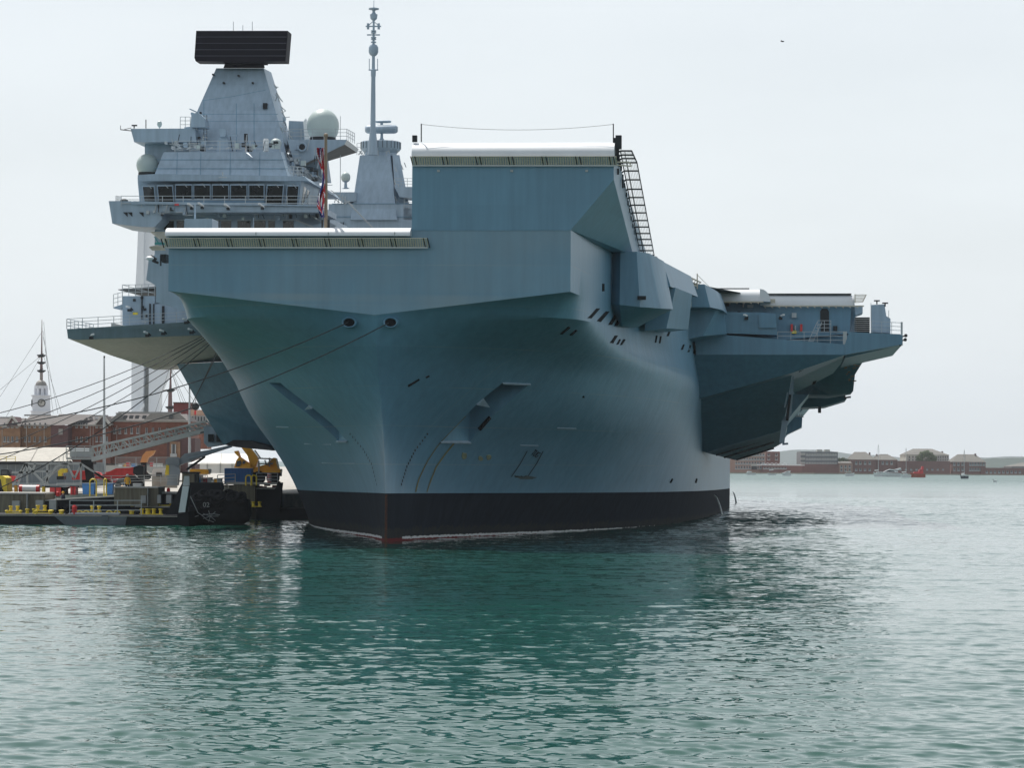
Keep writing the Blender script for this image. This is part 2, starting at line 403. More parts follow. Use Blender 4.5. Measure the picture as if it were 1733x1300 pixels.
bpy.context.view_layer.update(); dg=bpy.context.evaluated_depsgraph_get()
me2=bpy.data.meshes.new_from_object(hull.evaluated_get(dg)); hull.modifiers.clear(); hull.data=me2
bpy.data.objects.remove(cuto)
bm=bmesh.new(); bm.from_mesh(me2)
for f in bm.faces: f.smooth=True
for e in bm.edges:
    if len(e.link_faces)!=2 or e.calc_face_angle(9)>R(28): e.smooth=False
bm.to_mesh(me2); bm.free(); print('hull faces',len(me2.polygons))
# pocket ledges
def decal(px_pts,port,name,m_,thick=.03,parent=hull,off=.02):
    """thin plate or opening lying on the hull plating"""
    a=[hq(x,y,port,off+thick) for x,y in px_pts]; b=[hq(x,y,port,off-.15) for x,y in px_pts]; n=len(a)
    m=MB(m_); m.add(a+b,[list(range(n)),list(range(n,2*n))[::-1]]+[[i,(i+1)%n,n+(i+1)%n,n+i] for i in range(n)]); return sbuild(m,name,parent)
m=MB(pane_grey)
for pts,pt in (([(806,684),(818,674),(828,688)],True),([(517,692),(524,686),(530,690)],False),([(745,747),(796,748),(796,750),(745,749)],True),([(570,746),(588,746),(588,748),(570,748)],False),([(850,647),(897,649),(897,651),(850,649)],True)):
    a=[hq(x,y,pt,.12) for x,y in pts]; b=[hq(x,y,pt,-.5) for x,y in pts]; n=len(a)
    m.add(a+b,[list(range(n)),list(range(n,2*n))[::-1]]+[[i,(i+1)%n,n+(i+1)%n,n+i] for i in range(n)])
sbuild(m,'anchor_bolster',hull)
# hawse rings under the bow knuckle
for px,py,pt in((592,545,False),(662,545,True)):
    P=hull_hit(px,py,pt); P=Vector((P.x,P.y-.33,P.z-.05)); m=MB(paint)
    rg=[]
    for rr,ay,sz in ((.56,.25,1),(.52,-.26,1),(.46,-.34,1),(.40,-.30,1),(.38,-.24,1)):
        rg.append([P+Vector((rr*math.cos(t)*1.0,ay+.25,rr*.72*math.sin(t))) for t in [2*math.pi*k/22 for k in range(22)]])
    m.loft(rg,caps=False); m.use(void); m.poly(rg[-1]); sbuild(m,'hawse_ring',hull)
# dark openings along the port bow
for pts in ([(994,538),(1009,522),(1015,522),(1000,539)],[(1010,543),(1025,527),(1031,527),(1016,545)],[(1029,550),(1040,533),(1045,533),(1035,550)],[(1039,552),(1049,535),(1054,535),(1044,552)],
  [(948,565),(962,553),(965,554),(952,565)],[(964,567),(974,558),(977,559),(968,567)],[(1032,580),(1040,568),(1045,568),(1037,581)],[(1043,583),(1048,574),(1050,575),(1046,583)],[(1049,584),(1055,574),(1058,575),(1052,584)],
  [(1128,569),(1133,556),(1136,556),(1131,569)],[(1108,580),(1110,568),(1112,568),(1110,580)],[(1115,581),(1117,569),(1119,569),(1117,581)],[(1152,592),(1156,583),(1158,583),(1155,592)],[(1163,596),(1167,584),(1169,585),(1166,596)],
  [(1173,598),(1176,585),(1179,586),(1176,598)],[(986,671),(988,670),(989,673),(986,673)],[(1133,817),(1137,810),(1139,811),(1135,818)],[(1176,817),(1178,810),(1180,811),(1178,818)],
  [(1019,493),(1019,480),(1022,480),(1022,493)],[(690,652),(709,641),(710,643),(691,655)],[(720,638),(726,635),(727,637),(721,640)],[(810,727),(829,706),(831,708),(813,729)]):
    decal(pts,True,'hull_opening',void)
# pale openings' rims
for pts in ([(1155,509),(1155,497),(1158,497),(1158,509)],[(1142,539),(1142,529),(1145,529),(1145,539)],[(1170,548),(1171,538),(1173,538),(1173,549)],[(1176,550),(1177,540),(1180,540),(1180,551)]):
    decal(pts,True,'wall_vent',steel)
# bright rubbing strips / weld scars
for x0,x1,y in((880,911,753),(943,975,724),(515,560,751),(468,488,722),(545,600,783)):
    decal([(x0,y),(x1,y+1),(x1,y+2.2),(x0,y+1.2)],x0>640,'weld_bead',pane_grey,.015)
m=MB(mat('yellow_stain',(.17,.15,.055),.8,var=.4,scale=3))
def ribbon(m,pts,port,w0,w1,n=14,off=.025):
    P=[];xs=[p[0] for p in pts];ys=[p[1] for p in pts]
    for i in range(n+1):
        t=i/n*(len(pts)-1);k=min(int(t),len(pts)-2);f=t-k;x=xs[k]+(xs[k+1]-xs[k])*f;y=ys[k]+(ys[k+1]-ys[k])*f;w_=(w0+(w1-w0)*i/n)/2
        P.append((hq(x-w_,y,port,off),hq(x+w_,y,port,off)))
    for a,b in zip(P,P[1:]): m.poly([a[0],a[1],b[1],b[0]])
ribbon(m,[(788,704),(765,728),(742,752),(722,782),(708,812),(703,833)],True,1.5,2.2)
ribbon(m,[(770,748),(752,770),(738,790),(728,815),(722,833)],True,3.5,1.5)
for o_ in(0,):
    oo=m.build('rust_streak',hull)
# painted tug marks, worn paint patches and draught marks
m=MB(darkm); ribbon(m,[(892,763),(880,785),(865,807)],True,1.5,1.5,off=.03); ribbon(m,[(919,763),(908,784),(893,806)],True,1.5,1.5,off=.03)
for x,y in [(901,765),(911,764),(900,772),(905,771)]: ribbon(m,[(x-3,y),(x+3,y)],True,0,0,2)
m.build('pushing_mark',hull)
P=hq(906,768,True,.04); nn=hull_n(P,True); zax=nn; xax=Vector((0,1,0)); xax=(xax-zax*xax.dot(zax)).normalized(); yax=zax.cross(xax)
if yax.z<0: yax=-yax
xax=yax.cross(zax)
Mx=Matrix((xax,yax,zax)).transposed().to_4x4(); Mx.translation=P
text_mesh('TUG',.75,'tug_lettering',darkm,hull,Mx)
def marks(pts,port):
    m=MB(darkm)
    for x,y in pts: 
        a=hq(x,y,port,.03); n=hull_n(a,port); u=n.cross(Vector((0,0,1))).normalized()*.07; v=Vector((0,0,.09))
        m.poly([a-u-v,a+u-v,a+u+v,a-u+v])
    m.build('draught_mark',hull)
def along(pts,n):
    o=[]
    for i in range(n):
        t=i/(n-1)*(len(pts)-1);k=min(int(t),len(pts)-2);f=t-k;o.append((pts[k][0]+(pts[k+1][0]-pts[k][0])*f,pts[k][1]+(pts[k+1][1]-pts[k][1])*f))
    return o
marks(along([(593,734),(615,760),(629,785),(638,820)],16),False)
marks(along([(723,734),(702,762),(688,790),(679,820)],16),True)
patch=mat('worn_paint_patch',(.22,.24,.15),.7,var=.4,scale=2)
for x,y,r in((785,772,6),(813,776,5),(827,774,5)):
    decal([(x+r*math.cos(t)*(.6+.5*random.random()),y+r*1.2*math.sin(t)*(.6+.5*random.random())) for t in [k*.7 for k in range(9)]],True,'worn_patch',patch,.012)
decal([(870+ (38*k/12) ,805+ (3 if k%2 else 0)) for k in range(13)][:7]+[(908,808),(900,811),(880,811)],True,'worn_patch',mat('scuffed_paint',(.085,.11,.11),.7,var=.4,scale=3),.012)
# ---------------- ramp
def rz(a): return 27.25-5.95*min(a/62,1)**.85
m=MB(paint); RL,RP=2.5,16.15
st=[0,3,6,10,15,20,24.1,30,36,42,48,55,62]
# starboard wall, top, port wall
ring=[]
for a in st:
    top=rz(a); 
    lowp=24.7-(24.7-21.35)*min(a/24.1,1)
    top_=top if a>0 else 26.25
    ring.append([(RL,a,DZ+.004),(RL,a,top_),(RP,a,top_),(RP,a,lowp if lowp<top_ else top_-.01),(13.28+(RP-13.28)*min(a/24.1,1),a,DZ+.004)])
m.loft(ring)
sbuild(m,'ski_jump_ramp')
def roll(m,l0,l1,a,ztop,r,n=9,depth=2.5,slope=0.,el=1.):
    """rounded nose of a deck edge running across the ship"""
    prof=[(a,ztop-r)]+[(a+el*(r-r*math.cos(t)),ztop-r+r*math.sin(t)) for t in [math.pi/2*k/n for k in range(1,n+1)]]+[(a+depth,ztop-slope),(a+depth,ztop-r-slope)]
    m.ext([(l0,y,z) for y,z in prof],(l1-l0,0,0))
m=MB(pale_sunlit); roll(m,RL-.02,RP+.02,-.3,27.32,1.08,depth=3,slope=.25,el=1.5); o=sbuild(m,'ramp_nose')
m=MB(pale_sunlit); roll(m,-14.3,RL-.03,-.75,21.46,.6,depth=3,el=1.7); o=sbuild(m,'deck_nose')
# small seams on the noses, studs on bow plate
m=MB(steel)
for px in (436,558,670): 
    P=q(px,395,a=-.12); m.box(P.x-.03,P.x+.03,-.765,-.7,20.9,21.1)
for px in (742,866,993): 
    P=q(px,289,a=-.05); m.box(P.x-.09,P.x+.09,-.09,-.01,P.z-.07,P.z+.07)
sbuild(m,'plate_stud')
m=MB(paint); P=q(697,391,a=0); m.box(RL,13.2,-.035,-.004,DZ-.03,DZ+.03); sbuild(m,'deck_seam_beam')
# safety screens
def screen(m,p0,p1,h,post,tilt=.5,bar=.16):
    """netting panel hung outboard of a deck edge from p0 to p1 (ship frame)"""
    p0=Vector(p0);p1=Vector(p1);L=(p1-p0).length;d=(p1-p0)/L;o=Vector((0,-tilt,0)); up=Vector((0,0,h))
    n=int(L/bar); m.use(netm)
    for i in range(n+1):
        p=p0+d*(L*i/n); m.bar(p+o*.1,p+o+up,.085,.02)
    for k in range(5):
        f=k/4; m.bar(p0+o*(.1+.9*f)+up*f,p1+o*(.1+.9*f)+up*f,.05 if k in(0,4) else .03)
    m.use(darkm)
    for x in post:
        for dx in(-.14,.14):
            p=p0+d*(L*x); m.bar(p+Vector((dx,0,-.05)),p+o*1.03+up*1.02+Vector((dx-.1,0,0)),.06)
    m.use(rail_m); m.bar(p0-Vector((0,.05,.05)),p1-Vector((0,.05,.05)),.1)
m=MB(netm)
A=q(281,418,a=-.3);B=q(724,418,a=-.3); screen(m,A,B,.55,[0,.125,.25,.375,.5,.625,.75,.875,1]); sbuild(m,'bow_safety_screen')
m=MB(netm)
A=q(699,279,a=-.1);B=q(1043,279,a=-.1); screen(m,A,B,.52,[0.01,.165,.33,.49,.655,.82,.985]); 
m.use(netm); m.bar(q(1043,279,a=-.1),q(1069,281,a=0),.08); m.bar(q(1043,274,a=-.1),q(1065,274,a=0),.08); m.bar(q(1069,281,a=0),q(1065,274,a=0),.08)
sbuild(m,'ramp_safety_screen')
# port catwalk net beside the ramp
m=MB(netm,darkm)
ys=[255,262,268,275,289,304,320,334,347,360,373,384,395,405,415,424,432]
def ox(y): return 1069+(y-255)*.45 if y<275 else 1078+(y-275)*(29/157.)
def ix(y): return 1050+(y-255)*(34/177.)
pin=[];pout=[]
for i,y in enumerate(ys):
    a=1+35*i/16.; pin.append(q(ix(y),y,a=a)); pout.append(q(ox(y),y,a=a))
m.use(darkm)
for a,b in zip(pin,pout): m.bar(a,b,.10)
m.bar(pin[0],pin[-1],.05)
for a,b in zip(pin,pin[1:]): m.bar(a,b,.07); m.bar(a+Vector((.3,0,-.1)),b+Vector((.3,0,-.1)),.05)
for a,b in zip(pout,pout[1:]): m.bar(a,b,.07)
m.use(netm)
for (a,b),(c,d) in zip(zip(pin,pout),zip(pin[1:],pout[1:])):
    for k in range(1,9): f=k/9; m.bar(a.lerp(b,f),c.lerp(d,f),.022)
m.use(darkm)
for i,p in enumerate(pin): m.bar(p,p+Vector((-.55,.2,-.35)),.09); m.box(p.x-.35,p.x-.05,p.y-.1,p.y+.2,p.z-.55,p.z-.25)
m.box(pin[0].x-.5,pin[0].x-.1,.8,1.4,26.3,27.6)
for x,y0,y1 in((1046,285,295),(1054,303,318)): 
    P=q(x,y0,a=3 if x<1050 else 8); P2=q(x,y1,a=3 if x<1050 else 8); m.bar(P,P2,.13)
sbuild(m,'ramp_catwalk_net')
# posts and line above the ramp
m=MB(darkm)
for px,y0,y1,w_ in((713,209,240,.035),(1038,209,240,.035),(702,229,240,.16),(1047,229,252,.2)):
    m.bar(q(px,y1,a=.8),q(px,y0,a=.8),w_*2)
pts=[]
for i in range(17):
    f=i/16; pts.append(q(713+325*f,210+9.5*4*f*(1-f),a=.8))
m.tube(pts,.013,4); sbuild(m,'ramp_marker_line')
# jackstaff
m=MB(mat('varnished_wood',(.25,.19,.13),.6)); m.tube([q(551.5,396,a=2),q(551.5,230,a=2)],.13,8,.10); m.ball(q(551.5,229,a=2),.16,8); m.use(darkm)
for dx in(-6,5): m.bar(q(551.5+dx,396,a=2),q(551.5+dx,372,a=2),.12)
m.use(rail_m); m.bar(q(590,343,a=6),q(633,388,a=6),.1); m.bar(q(583,345,a=6),q(592,340,a=6),.08)
sbuild(m,'jackstaff')
# ---------------- flight deck
dkm=mat('flight_deck_coating',(.10,.105,.11),.9,var=.15,scale=.3)
m=MB(dkm); m.ext([(-13.9,.6,DZ),(RL,.6,DZ),(RL,.6,DZ),(13.2,.6,DZ),(15,24,DZ),(18.6,51,DZ),(20,62,DZ),(24,75.8,DZ),(33.4,75.8,DZ),(34,200,DZ),(17,268,DZ),(-17,268,DZ),(-34,240,DZ),(-34,70,DZ),(-22,58,DZ),(-19,50,DZ)],(0,0,.05)); sbuild(m,'flight_deck')
# ---------------- port side houses
m=MB(paint)
def Q(*a,**k): return q(*a,**k)
# bulge house one : facets
T=[Q(1037,432,a=21),Q(1058,431,a=19.5),Q(1088,432,a=20.5)]
b1=[(14.2,22.2,17.6),(15.4,20.2,17.35),(16.9,20.2,17.2),(18.35,22.3,17.2),(18.9,31,17.6),(17.,31,17.0)]
t1=[(14.2,22.2,21.32),(15.4,20.6,21.32),(16.6,20.6,21.32),(17.45,22.3,21.32),(18.15,31,21.32),(16.5,31,21.32)]
m.loft([[Vector(p) for p in b1],[Vector(p) for p in t1]])
m.add([b1[0],b1[1],b1[2],b1[3],b1[4],(16.0,32,16.2),(15.4,23,15.9)],[[0,1,6],[1,2,6],[2,3,6],[3,4,5,6]])
# upper part carried aft
u=[(17.3,31,19.35),(18.7,31,19.35),(20.2,49.5,19.6),(18.2,49.5,19.6)]; t=[(16.5,31,21.32),(18.05,31,21.32),(19.6,49.5,21.32),(18,49.5,21.32)]
m.loft([[Vector(p) for p in u],[Vector(p) for p in t]])
m.loft([[Vector(p) for p in [(16.6,33,16.0),(18.3,33,16.2),(19.6,44,16.6),(17.8,44,16.4)]],[Vector(p) for p in [(16.9,33,19.4),(19.0,33,19.4),(19.9,44,19.5),(18.,44,19.5)]]])
sbuild(m,'port_gallery_house')
m=MB(darkm)
for x0,x1,y0,y1 in((1079,1093,500,508),(1099,1103,502,507)):
    p=Q((x0+x1)/2,(y0+y1)/2,a=20.15 if x0<1090 else 22.3); w_=(x1-x0)/44.9
    m.box(p.x-w_,p.x+w_,p.y-.03,p.y+.3,p.z-.14,p.z+.14)
for x,y,a in((1108,466,29),(1117,467,32.5),(1132,474,38),(1126,520,38),(1131,521,39)):
    p=Q(x,y,a=a); m.box(p.x-.16,p.x+.12,p.y-.4,p.y+.4,p.z-.14,p.z+.14)
sbuild(m,'mooring_port')
m=MB(rail_m)
for x0,x1 in((1120,1128),(1124,1131)): m.bar(Q(x0,448,a=34)+Vector((.1,0,0)),Q(x1,475,a=36)+Vector((.1,0,0)),.07)
m.bar(Q(1120,476,a=36)+Vector((.1,0,0)),Q(1131,476,a=36)+Vector((.1,0,0)),.07)
m.torus(Q(1109,438,a=28),.18,.03); sbuild(m,'wall_pipework')
m=MB(rustm)
for x in(1082,1086,1090): 
    p=Q(x,508,a=20.1); m.box(p.x-.035,p.x+.035,p.y-.0,p.y+.1,p.z-.4,p.z)
# catwalk behind
m=MB(netm)
pA=[Q(x,y,a=a) for x,y,a in((1152,462,49),(1186,478,57))]; pB=[Q(x,y,a=a) for x,y,a in((1152,473,49),(1178,484,57))]
for k in range(9):
    f=k/8; m.bar(pA[0].lerp(pA[1],f),pB[0].lerp(pB[1],f),.06)
m.bar(pA[0],pA[1],.09);m.bar(pB[0],pB[1],.09); m.bar(Q(1180,489,a=58),Q(1180,463,a=58),.1); m.bar(Q(1180,465,a=58),Q(1200,485,a=62),.03); sbuild(m,'port_catwalk_net')
# box three just ahead of the sponson
m=MB(paint)
b=[(19.,60,19.3),(20.9,60,19.3),(21.9,63,19.2),(22.2,70,19.2),(19,70,19.3)]; t=[(19,60,21.3),(20.4,60,21.3),(21.2,63,21.0),(21.6,70,21.0),(19,70,21.3)]
m.loft([[Vector(p) for p in b],[Vector(p) for p in t]])
m.loft([[Vector(p) for p in [(18.8,63,16.6),(20.2,63,16.9),(22.1,70,17.4),(22.1,73,17.4),(18.8,73,16.7)]],[Vector(p) for p in [(18.8,63,19.31),(21.4,63,19.28),(21.9,70,19.21),(21.9,73,19.2),(18.8,73,19.3)]]])
sbuild(m,'port_side_locker')
m=MB(rail_m); m.tube([Q(1157,478,a=52),Q(1168,488,a=56),Q(1168,520,a=58)],.11,8); sbuild(m,'downpipe')
# ---------------- port sponson
SA=72.
m=MB(paint)
L=lambda x,y,a=SA:q(x,y,a=a)
# recessed gallery wall under the deck edge, ledge, and the great wedge below
m.ext([L(1210,500,76),L(1445,500,76),L(1450,563,76),L(1200,588,76)],(0,3,0))
m.ext([L(1176,572),L(1213,566),L(1430,583),L(1430,600.5),L(1178,600.5)],(0,8,0))
m.ext([L(1430.3,600.5),L(1430.3,582),L(1437,562),L(1523,565.5),L(1528,569),L(1527,583)],(0,14,0))
sbuild(m,'port_sponson')
sp=COL.objects[-1] if False else bpy.data.objects['port_sponson']
m=MB(paint); rings=[]
m.ext([L(1172,600.8),L(1430,600.8),L(1340,631.5,73.8),L(1187,674,76),L(1160,673,76)],(0,26,0)); 
m.ext([L(1430.5,601.2,74),L(1527,583.5,74),L(1430,606,74)],(0,28,0)); sbuild(m,'sponson_underside')
# ledge floor behind rail
m=MB(dkm); m.ext([L(1290,583,72.4),L(1428,583,72.4),L(1428,584,72.4),L(1290,584,72.4)],(0,3.4,0)); sbuild(m,'gallery_floor')
m=MB(paint)
m.ext([L(1217,528),L(1284,529),L(1313,531),L(1315,567),L(1222,564)],(0,3.5,0)); m.ext([L(1284,531,71.8),L(1313,531.5,71.8),L(1314,555,71.8),L(1285,555,71.8)],(0,.5,0)); sbuild(m,'gallery_locker',sp)
# rolled deck edges
m=MB(pale_sunlit)
def rolledge(x0,x1,y0,y1,a):
    A=q(x0,y1,a=a);B=q(x1,y0,a=a); roll(m,A.x,B.x,a,B.z,(B.z-A.z)*.98,depth=4)
rolledge(1286.5,1445,498,517,75.4); rolledge(1208,1286,489,510,73.0); 
A=q(1286,510,a=73);B=q(1286,489,a=73)
m.ext([A,B]+[A+Vector(((B.z-A.z)*.85*math.sin(t),0,(B.z-A.z)*math.cos(t))) for t in [.2*k for k in range(1,9)]],(0,4,0))
sbuild(m,'sponson_nose')
m=MB(netm)
m.bar(q(1215,511,a=72.6),q(1292,511,a=72.6),.12); m.bar(q(1292,518,a=74.8),q(1462,518,a=74.8),.12); m.bar(q(1292,508,a=74.8),q(1312,508,a=74.8),.2); m.bar(q(1292,511,a=74.8),q(1312,511,a=74.8),.2)
for x in range(1220,1460,12): 
    yy=511 if x<1290 else 518; aa=72.6 if x<1290 else 74.8; m.bar(q(x,yy,a=aa),q(x+4,yy+3,a=aa-.1),.07)
m.use(darkm); m.bar(q(1210,488.5,a=74),q(1268,488.5,a=74),.1); m.bar(q(1284,497.5,a=76),q(1441,497.5,a=76),.1)
m.use(netm)
for k in range(6): m.bar(q(1447,499+k*2.6,a=75),q(1466-k*1.2,499+k*2.4,a=77),.07)
m.bar(q(1447,498,a=75),q(1447,512,a=75),.1); m.bar(q(1466,499,a=77),q(1460,511,a=77),.08)
sbuild(m,'sponson_catwalk_net')
m=MB(darkm); wl=lambda x,y:q(x,y,a=75.9)
m.ext([wl(1389,561),wl(1388,527),wl(1391,522.5),wl(1400,522.5),wl(1403,527),wl(1403,561)],(0,.3,0)); sbuild(m,'gallery_door',sp)
m=MB(darkm,rail_m)
for x0,y0,x1,y1,mm in((1229,514,1234,518,darkm),(1257,511,1259,520,rail_m),(1265,516,1275,521,rail_m),(1340,530,1348,538,rail_m),(1338,549,1342,561,red),(1354,549,1358,561,red),(1345,551,1347,559,rail_m),(1410,552,1417,560,darkm),(1248,527,1253,530,darkm)):
    m.use(mm); A=q(x0,y1,a=75.9);B=q(x1,y0,a=75.9); m.box(A.x,B.x,75.55,76.05,A.z,B.z)
m.use(yellow); A=q(1340,564.5,a=75.9);B=q(1348,560,a=75.9); m.box(A.x,B.x,75.6,76.05,A.z,B.z)
sbuild(m,'wall_fitting',sp)
m=MB(rail_m)
m.rail([q(1316,583,a=72.2),q(1428,583,a=72.2)],1.15,1.1); m.rail([q(1475,563,a=74),q(1526,566,a=74),q(1526,566,a=80)],1.05,.9)
m.bar(q(1430,583,a=72.2),q(1430,561,a=72.2),.35,.3); m.bar(q(1526,585,a=72.3),q(1526,545,a=72.3),.18)
for i in range(8): m.bar(q(1367+i*2.2,582-i*4.5,a=75),q(1375+i*2.2,582-i*4.5,a=75),.06)
m.bar(q(1366,583,a=75),q(1383,545,a=75),.06);m.bar(q(1374,583,a=75),q(1391,545,a=75),.06); m.rail([q(1384,561,a=75),q(1406,561,a=75)],1.,.6)
sbuild(m,'gallery_railing',sp)
# crates and louvres on the outer wing
m=MB(concrete); wg=lambda x,y:q(x,y,a=76)
m.use(pane_grey); m.ext([wg(1438,562),wg(1441,520),wg(1460,518),wg(1460,530),wg(1448,534),wg(1446,562)],(0,3,0))
m.use(darkm); m.ext([wg(1446,562),wg(1447,537),wg(1472,537),wg(1472,562)],(0,2,0)); m.use(concrete)
for k in range(7): m.bar(wg(1446,540+3.4*k)-Vector((0,.05,0)),wg(1472,540+3.4*k)-Vector((0,.05,0)),.06)
sbuild(m,'louvred_housing',sp)
m=MB(pane_grey); m.ext([wg(1475,562),wg(1475,516),wg(1497,515),wg(1500,535),wg(1507,539),wg(1507,564)],(0,2.5,0)); m.use(darkm)
for x,y in((1484,509),(1498,513)): m.bar(wg(x-5,y),wg(x+5,y),.12); m.bar(wg(x,y),wg(x,y+6),.12)
m.use(rail_m); m.bar(wg(1474,562),wg(1474,513),.06); m.bar(wg(1504,540),wg(1504,525),.05)
sbuild(m,'sensor_pedestal',sp)
m=MB(darkm)
for x,y in((1533,570),(1532,577),(1524,585)): m.bar(q(1526,y,a=72.5),q(x,y-2,a=72.5),.12); m.ball(q(x,y-2,a=72.5),.16,8)
sbuild(m,'wing_lamp',sp)
def floods(lst,parent,a,name='floodlight'):
    for x,y in lst:
        m=MB(rail_m); p=q(x,y,a=a); d=random.choice((-1,1)); m.use(white)
        m.loft([[p+Vector((d*.24+dx,-.35,dz)) for dx,dz in((-.09,-.02),(.09,-.02),(.09,.13),(-.09,.13))],[p+Vector((dx,-.1,dz)) for dx,dz in((-.07,-.1),(.07,-.1),(.07,.03),(-.07,.03))]])
        m.use(darkm); m.bar(p+Vector((0,-.1,0)),p+Vector((-d*.2,.35,-.25)),.09); m.box(p.x-.22,p.x+.12,p.y-.1,p.y+.25,p.z-.38,p.z-.16)
        sbuild(m,name,parent)
floods([(1264,534),(1322,534)],sp,71.9); 
# lift pocket panel and underside
m=MB(paint); 
m.ext([L(1178,671,80),L(1187,671,80),L(1339,628,80),L(1341,631,80.2),L(1325,728,92),L(1195,766,94),L(1183,762,94)],(0,5,0)); sbuild(m,'lift_pocket_panel')
m=MB(pane_grey)
m.ext([L(1195,766.5,94),L(1325,728.5,92),L(1326,749,102),L(1312,757,106),L(1244,779,114)],(0,.0,.6))
m.use(darkm)
for (x0,y0,x1,y1) in((1212,769,1307,739),(1225,773,1310,747),(1246,777,1310,757)):
    A=L(x0,y0,97.5)-Vector((0,0,.1));B=L(x1,y1,97.5)-Vector((0,0,.1)); m.bar(A,B,.18)
m.use(pane_grey); m.bar(L(1324,752,98),L(1334,751,98),.2); sbuild(m,'pocket_underside')
m=MB(paint); m.ext([(19.2,100,15.6),(33.6,100,15.8),(33.8,100,21.2),(19.2,100,21.2)],(0,110,0)); m.ext([(19.2,112,8.2),(26.8,112,9.4),(31,112,14.5),(31,112,15.7),(19.2,112,15.7)],(0,120,0)); sbuild(m,'port_side_gallery')
m=MB(pane_grey)
m.bar(L(1333,664,84),L(1328,690,84),.12)
for x0,y0,x1,y1,w_ in((1340,634,1335,700,.5),(1335,700,1326,728,.4),(1328,712,1323,750,.5),(1336,660,1342,668,.4),(1331,706,1324,716,.3)): m.bar(L(x0,y0,87),L(x1,y1,87),w_)
m.use(darkm); m.bar(L(1337,668,86.5),L(1332,712,86.5),.25); sbuild(m,'pocket_edge_pipework')
# layered undersides further aft
m=MB(pane_grey)
m.add([L(1338,630,90),L(1430,602,76),L(1425,613,88),L(1410,632,100),L(1372,650,112),L(1341,668,115)],[[0,1,2,3,4,5]])
m.use(paint)
m.ext([L(1344,667,112),L(1372,652,112),L(1406,633,106),L(1425,613,104),L(1468,600,104),L(1447,634,106),L(1444,662,110),L(1403,668.5,112)],(0,16,0))
sbuild(m,'aft_gallery')
m=MB(pane_grey); m.add([L(1341,668,115),L(1370,668.5,120),L(1367,672,130),L(1336,692,140),L(1338,672,120)],[[0,1,2,3,4]])
m.use(paint); m.ext([L(1337,691,135),L(1367,671,132),L(1403,669,130),L(1431,670,130),L(1432,677,130),L(1396,688,133)],(0,12,0))
m.ext([L(1330,736,150),L(1337,701,150),L(1358,705,150),L(1357,723,150)],(0,10,0)); m.ext([L(1336,693,150),L(1360,690,150),L(1358,694,150),L(1338,704,150)],(0,10,0))
m.use(darkm); m.bar(L(1387,688,130),L(1387,699,130),.35); m.bar(L(1425,660,129),L(1432,676,129),.15); m.bar(L(1432,673,129),L(1440,672,129),.2)
m.use(rail_m)
for k in range(5): m.bar(L(1341+k*4,701,149),L(1345+k*3,706,149),.12)
m.bar(L(1340,703,149),L(1360,706,149),.12); sbuild(m,'quarter_gallery')
m=MB(steel)
for k in range(7): m.bar(L(1372,640-0*k,104),L(1384,632,104),.05)
m.use(darkm); m.ext([L(1352,626,75.5),L(1362,622,75.5),L(1362,625,75.5),L(1352,630,75.5)],(0,.5,0)); m.ext([L(1374,652,103),L(1380,633,103),L(1387,632,103),L(1380,650,103)],(0,.5,0)); 
m.use(rustm); 
for k in range(14): x=1425+random.random()*26; y=606+random.random()*40; m.bar(L(x,y,103.8),L(x+3+4*random.random(),y-1,103.8),.12)
sbuild(m,'underside_fitting')
# ---------------- starboard platform
pl=MB(pane_grey); PA=60.
e=[L(113,557,PA),L(352,543,PA),L(372,556,PA+2),L(372,566,PA+2),L(130,575,PA),L(115,573,PA)]
pl.ext(e,(0,16,0)); 
pl.use(mat('sponson_soffit_bounce_tone',(.68,.64,.56),.6,var=.06,scale=.4,streak=True))  # soffit beige: light bounced off quay and water is put into the colour
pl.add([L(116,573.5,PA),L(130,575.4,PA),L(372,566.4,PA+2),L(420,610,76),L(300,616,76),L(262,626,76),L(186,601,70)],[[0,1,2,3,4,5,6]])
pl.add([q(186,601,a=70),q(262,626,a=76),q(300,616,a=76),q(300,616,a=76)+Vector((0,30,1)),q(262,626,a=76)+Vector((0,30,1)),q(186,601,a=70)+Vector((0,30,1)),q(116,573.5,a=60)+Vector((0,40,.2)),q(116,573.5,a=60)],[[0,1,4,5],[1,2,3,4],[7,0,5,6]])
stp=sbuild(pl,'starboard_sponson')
m=MB(paint)
m.add([L(299,616.3,76),L(425,610,70),L(500,640,66),L(540,760,78),L(455,757,78),L(420,746,78),L(378,753,79),L(345,700,78)],[[0,1,2,3,4,5,6,7]])
m.add([L(299,616.3,76),L(345,700,78),L(378,753,79)]+[L(378,753,79)+Vector((0,80,0)),L(345,700,78)+Vector((0,80,0)),L(299,616.3,76)+Vector((0,90,0))],[[0,1,4,5],[1,2,3,4]])
sbuild(m,'starboard_flare')
m=MB(darkm); m.ext([L(380,753,77),L(395,745,76),L(420,746,76),L(456,757,74),L(462,763,74),L(400,757,76)],(0,20,.3)); sbuild(m,'fender_beam')
m=MB(rail_m); m.rail([L(113,557,PA+.3),L(352,543,PA+.3)],.9,1.5); m.rail([L(113,557,PA+.3),L(113,557,PA+.3)+Vector((0,10,0))],.9,1.5); sbuild(m,'platform_railing',stp)
floods([(155,567),(250,563),(277,560),(325,558),(316,541)],stp,PA-.4)
m=MB(pane_grey); D0=64.
d=lambda x,y,a=D0:q(x,y,a=a)
m.ext([d(207,556),d(207,501),d(262,501),d(262,515),d(282,513),d(330,530),d(330,550)],(0,10,0)); m.ext([d(192,520),d(207,515),d(207,519),d(202,524),d(192,522)],(0,2,0))
m.use(stone); m.ext([d(188,556,61),d(188,546,61),d(209,551,61),d(209,556,61)],(0,1,0))  # pale wedge painting the sunlit streak on the platform
m.use(darkm)
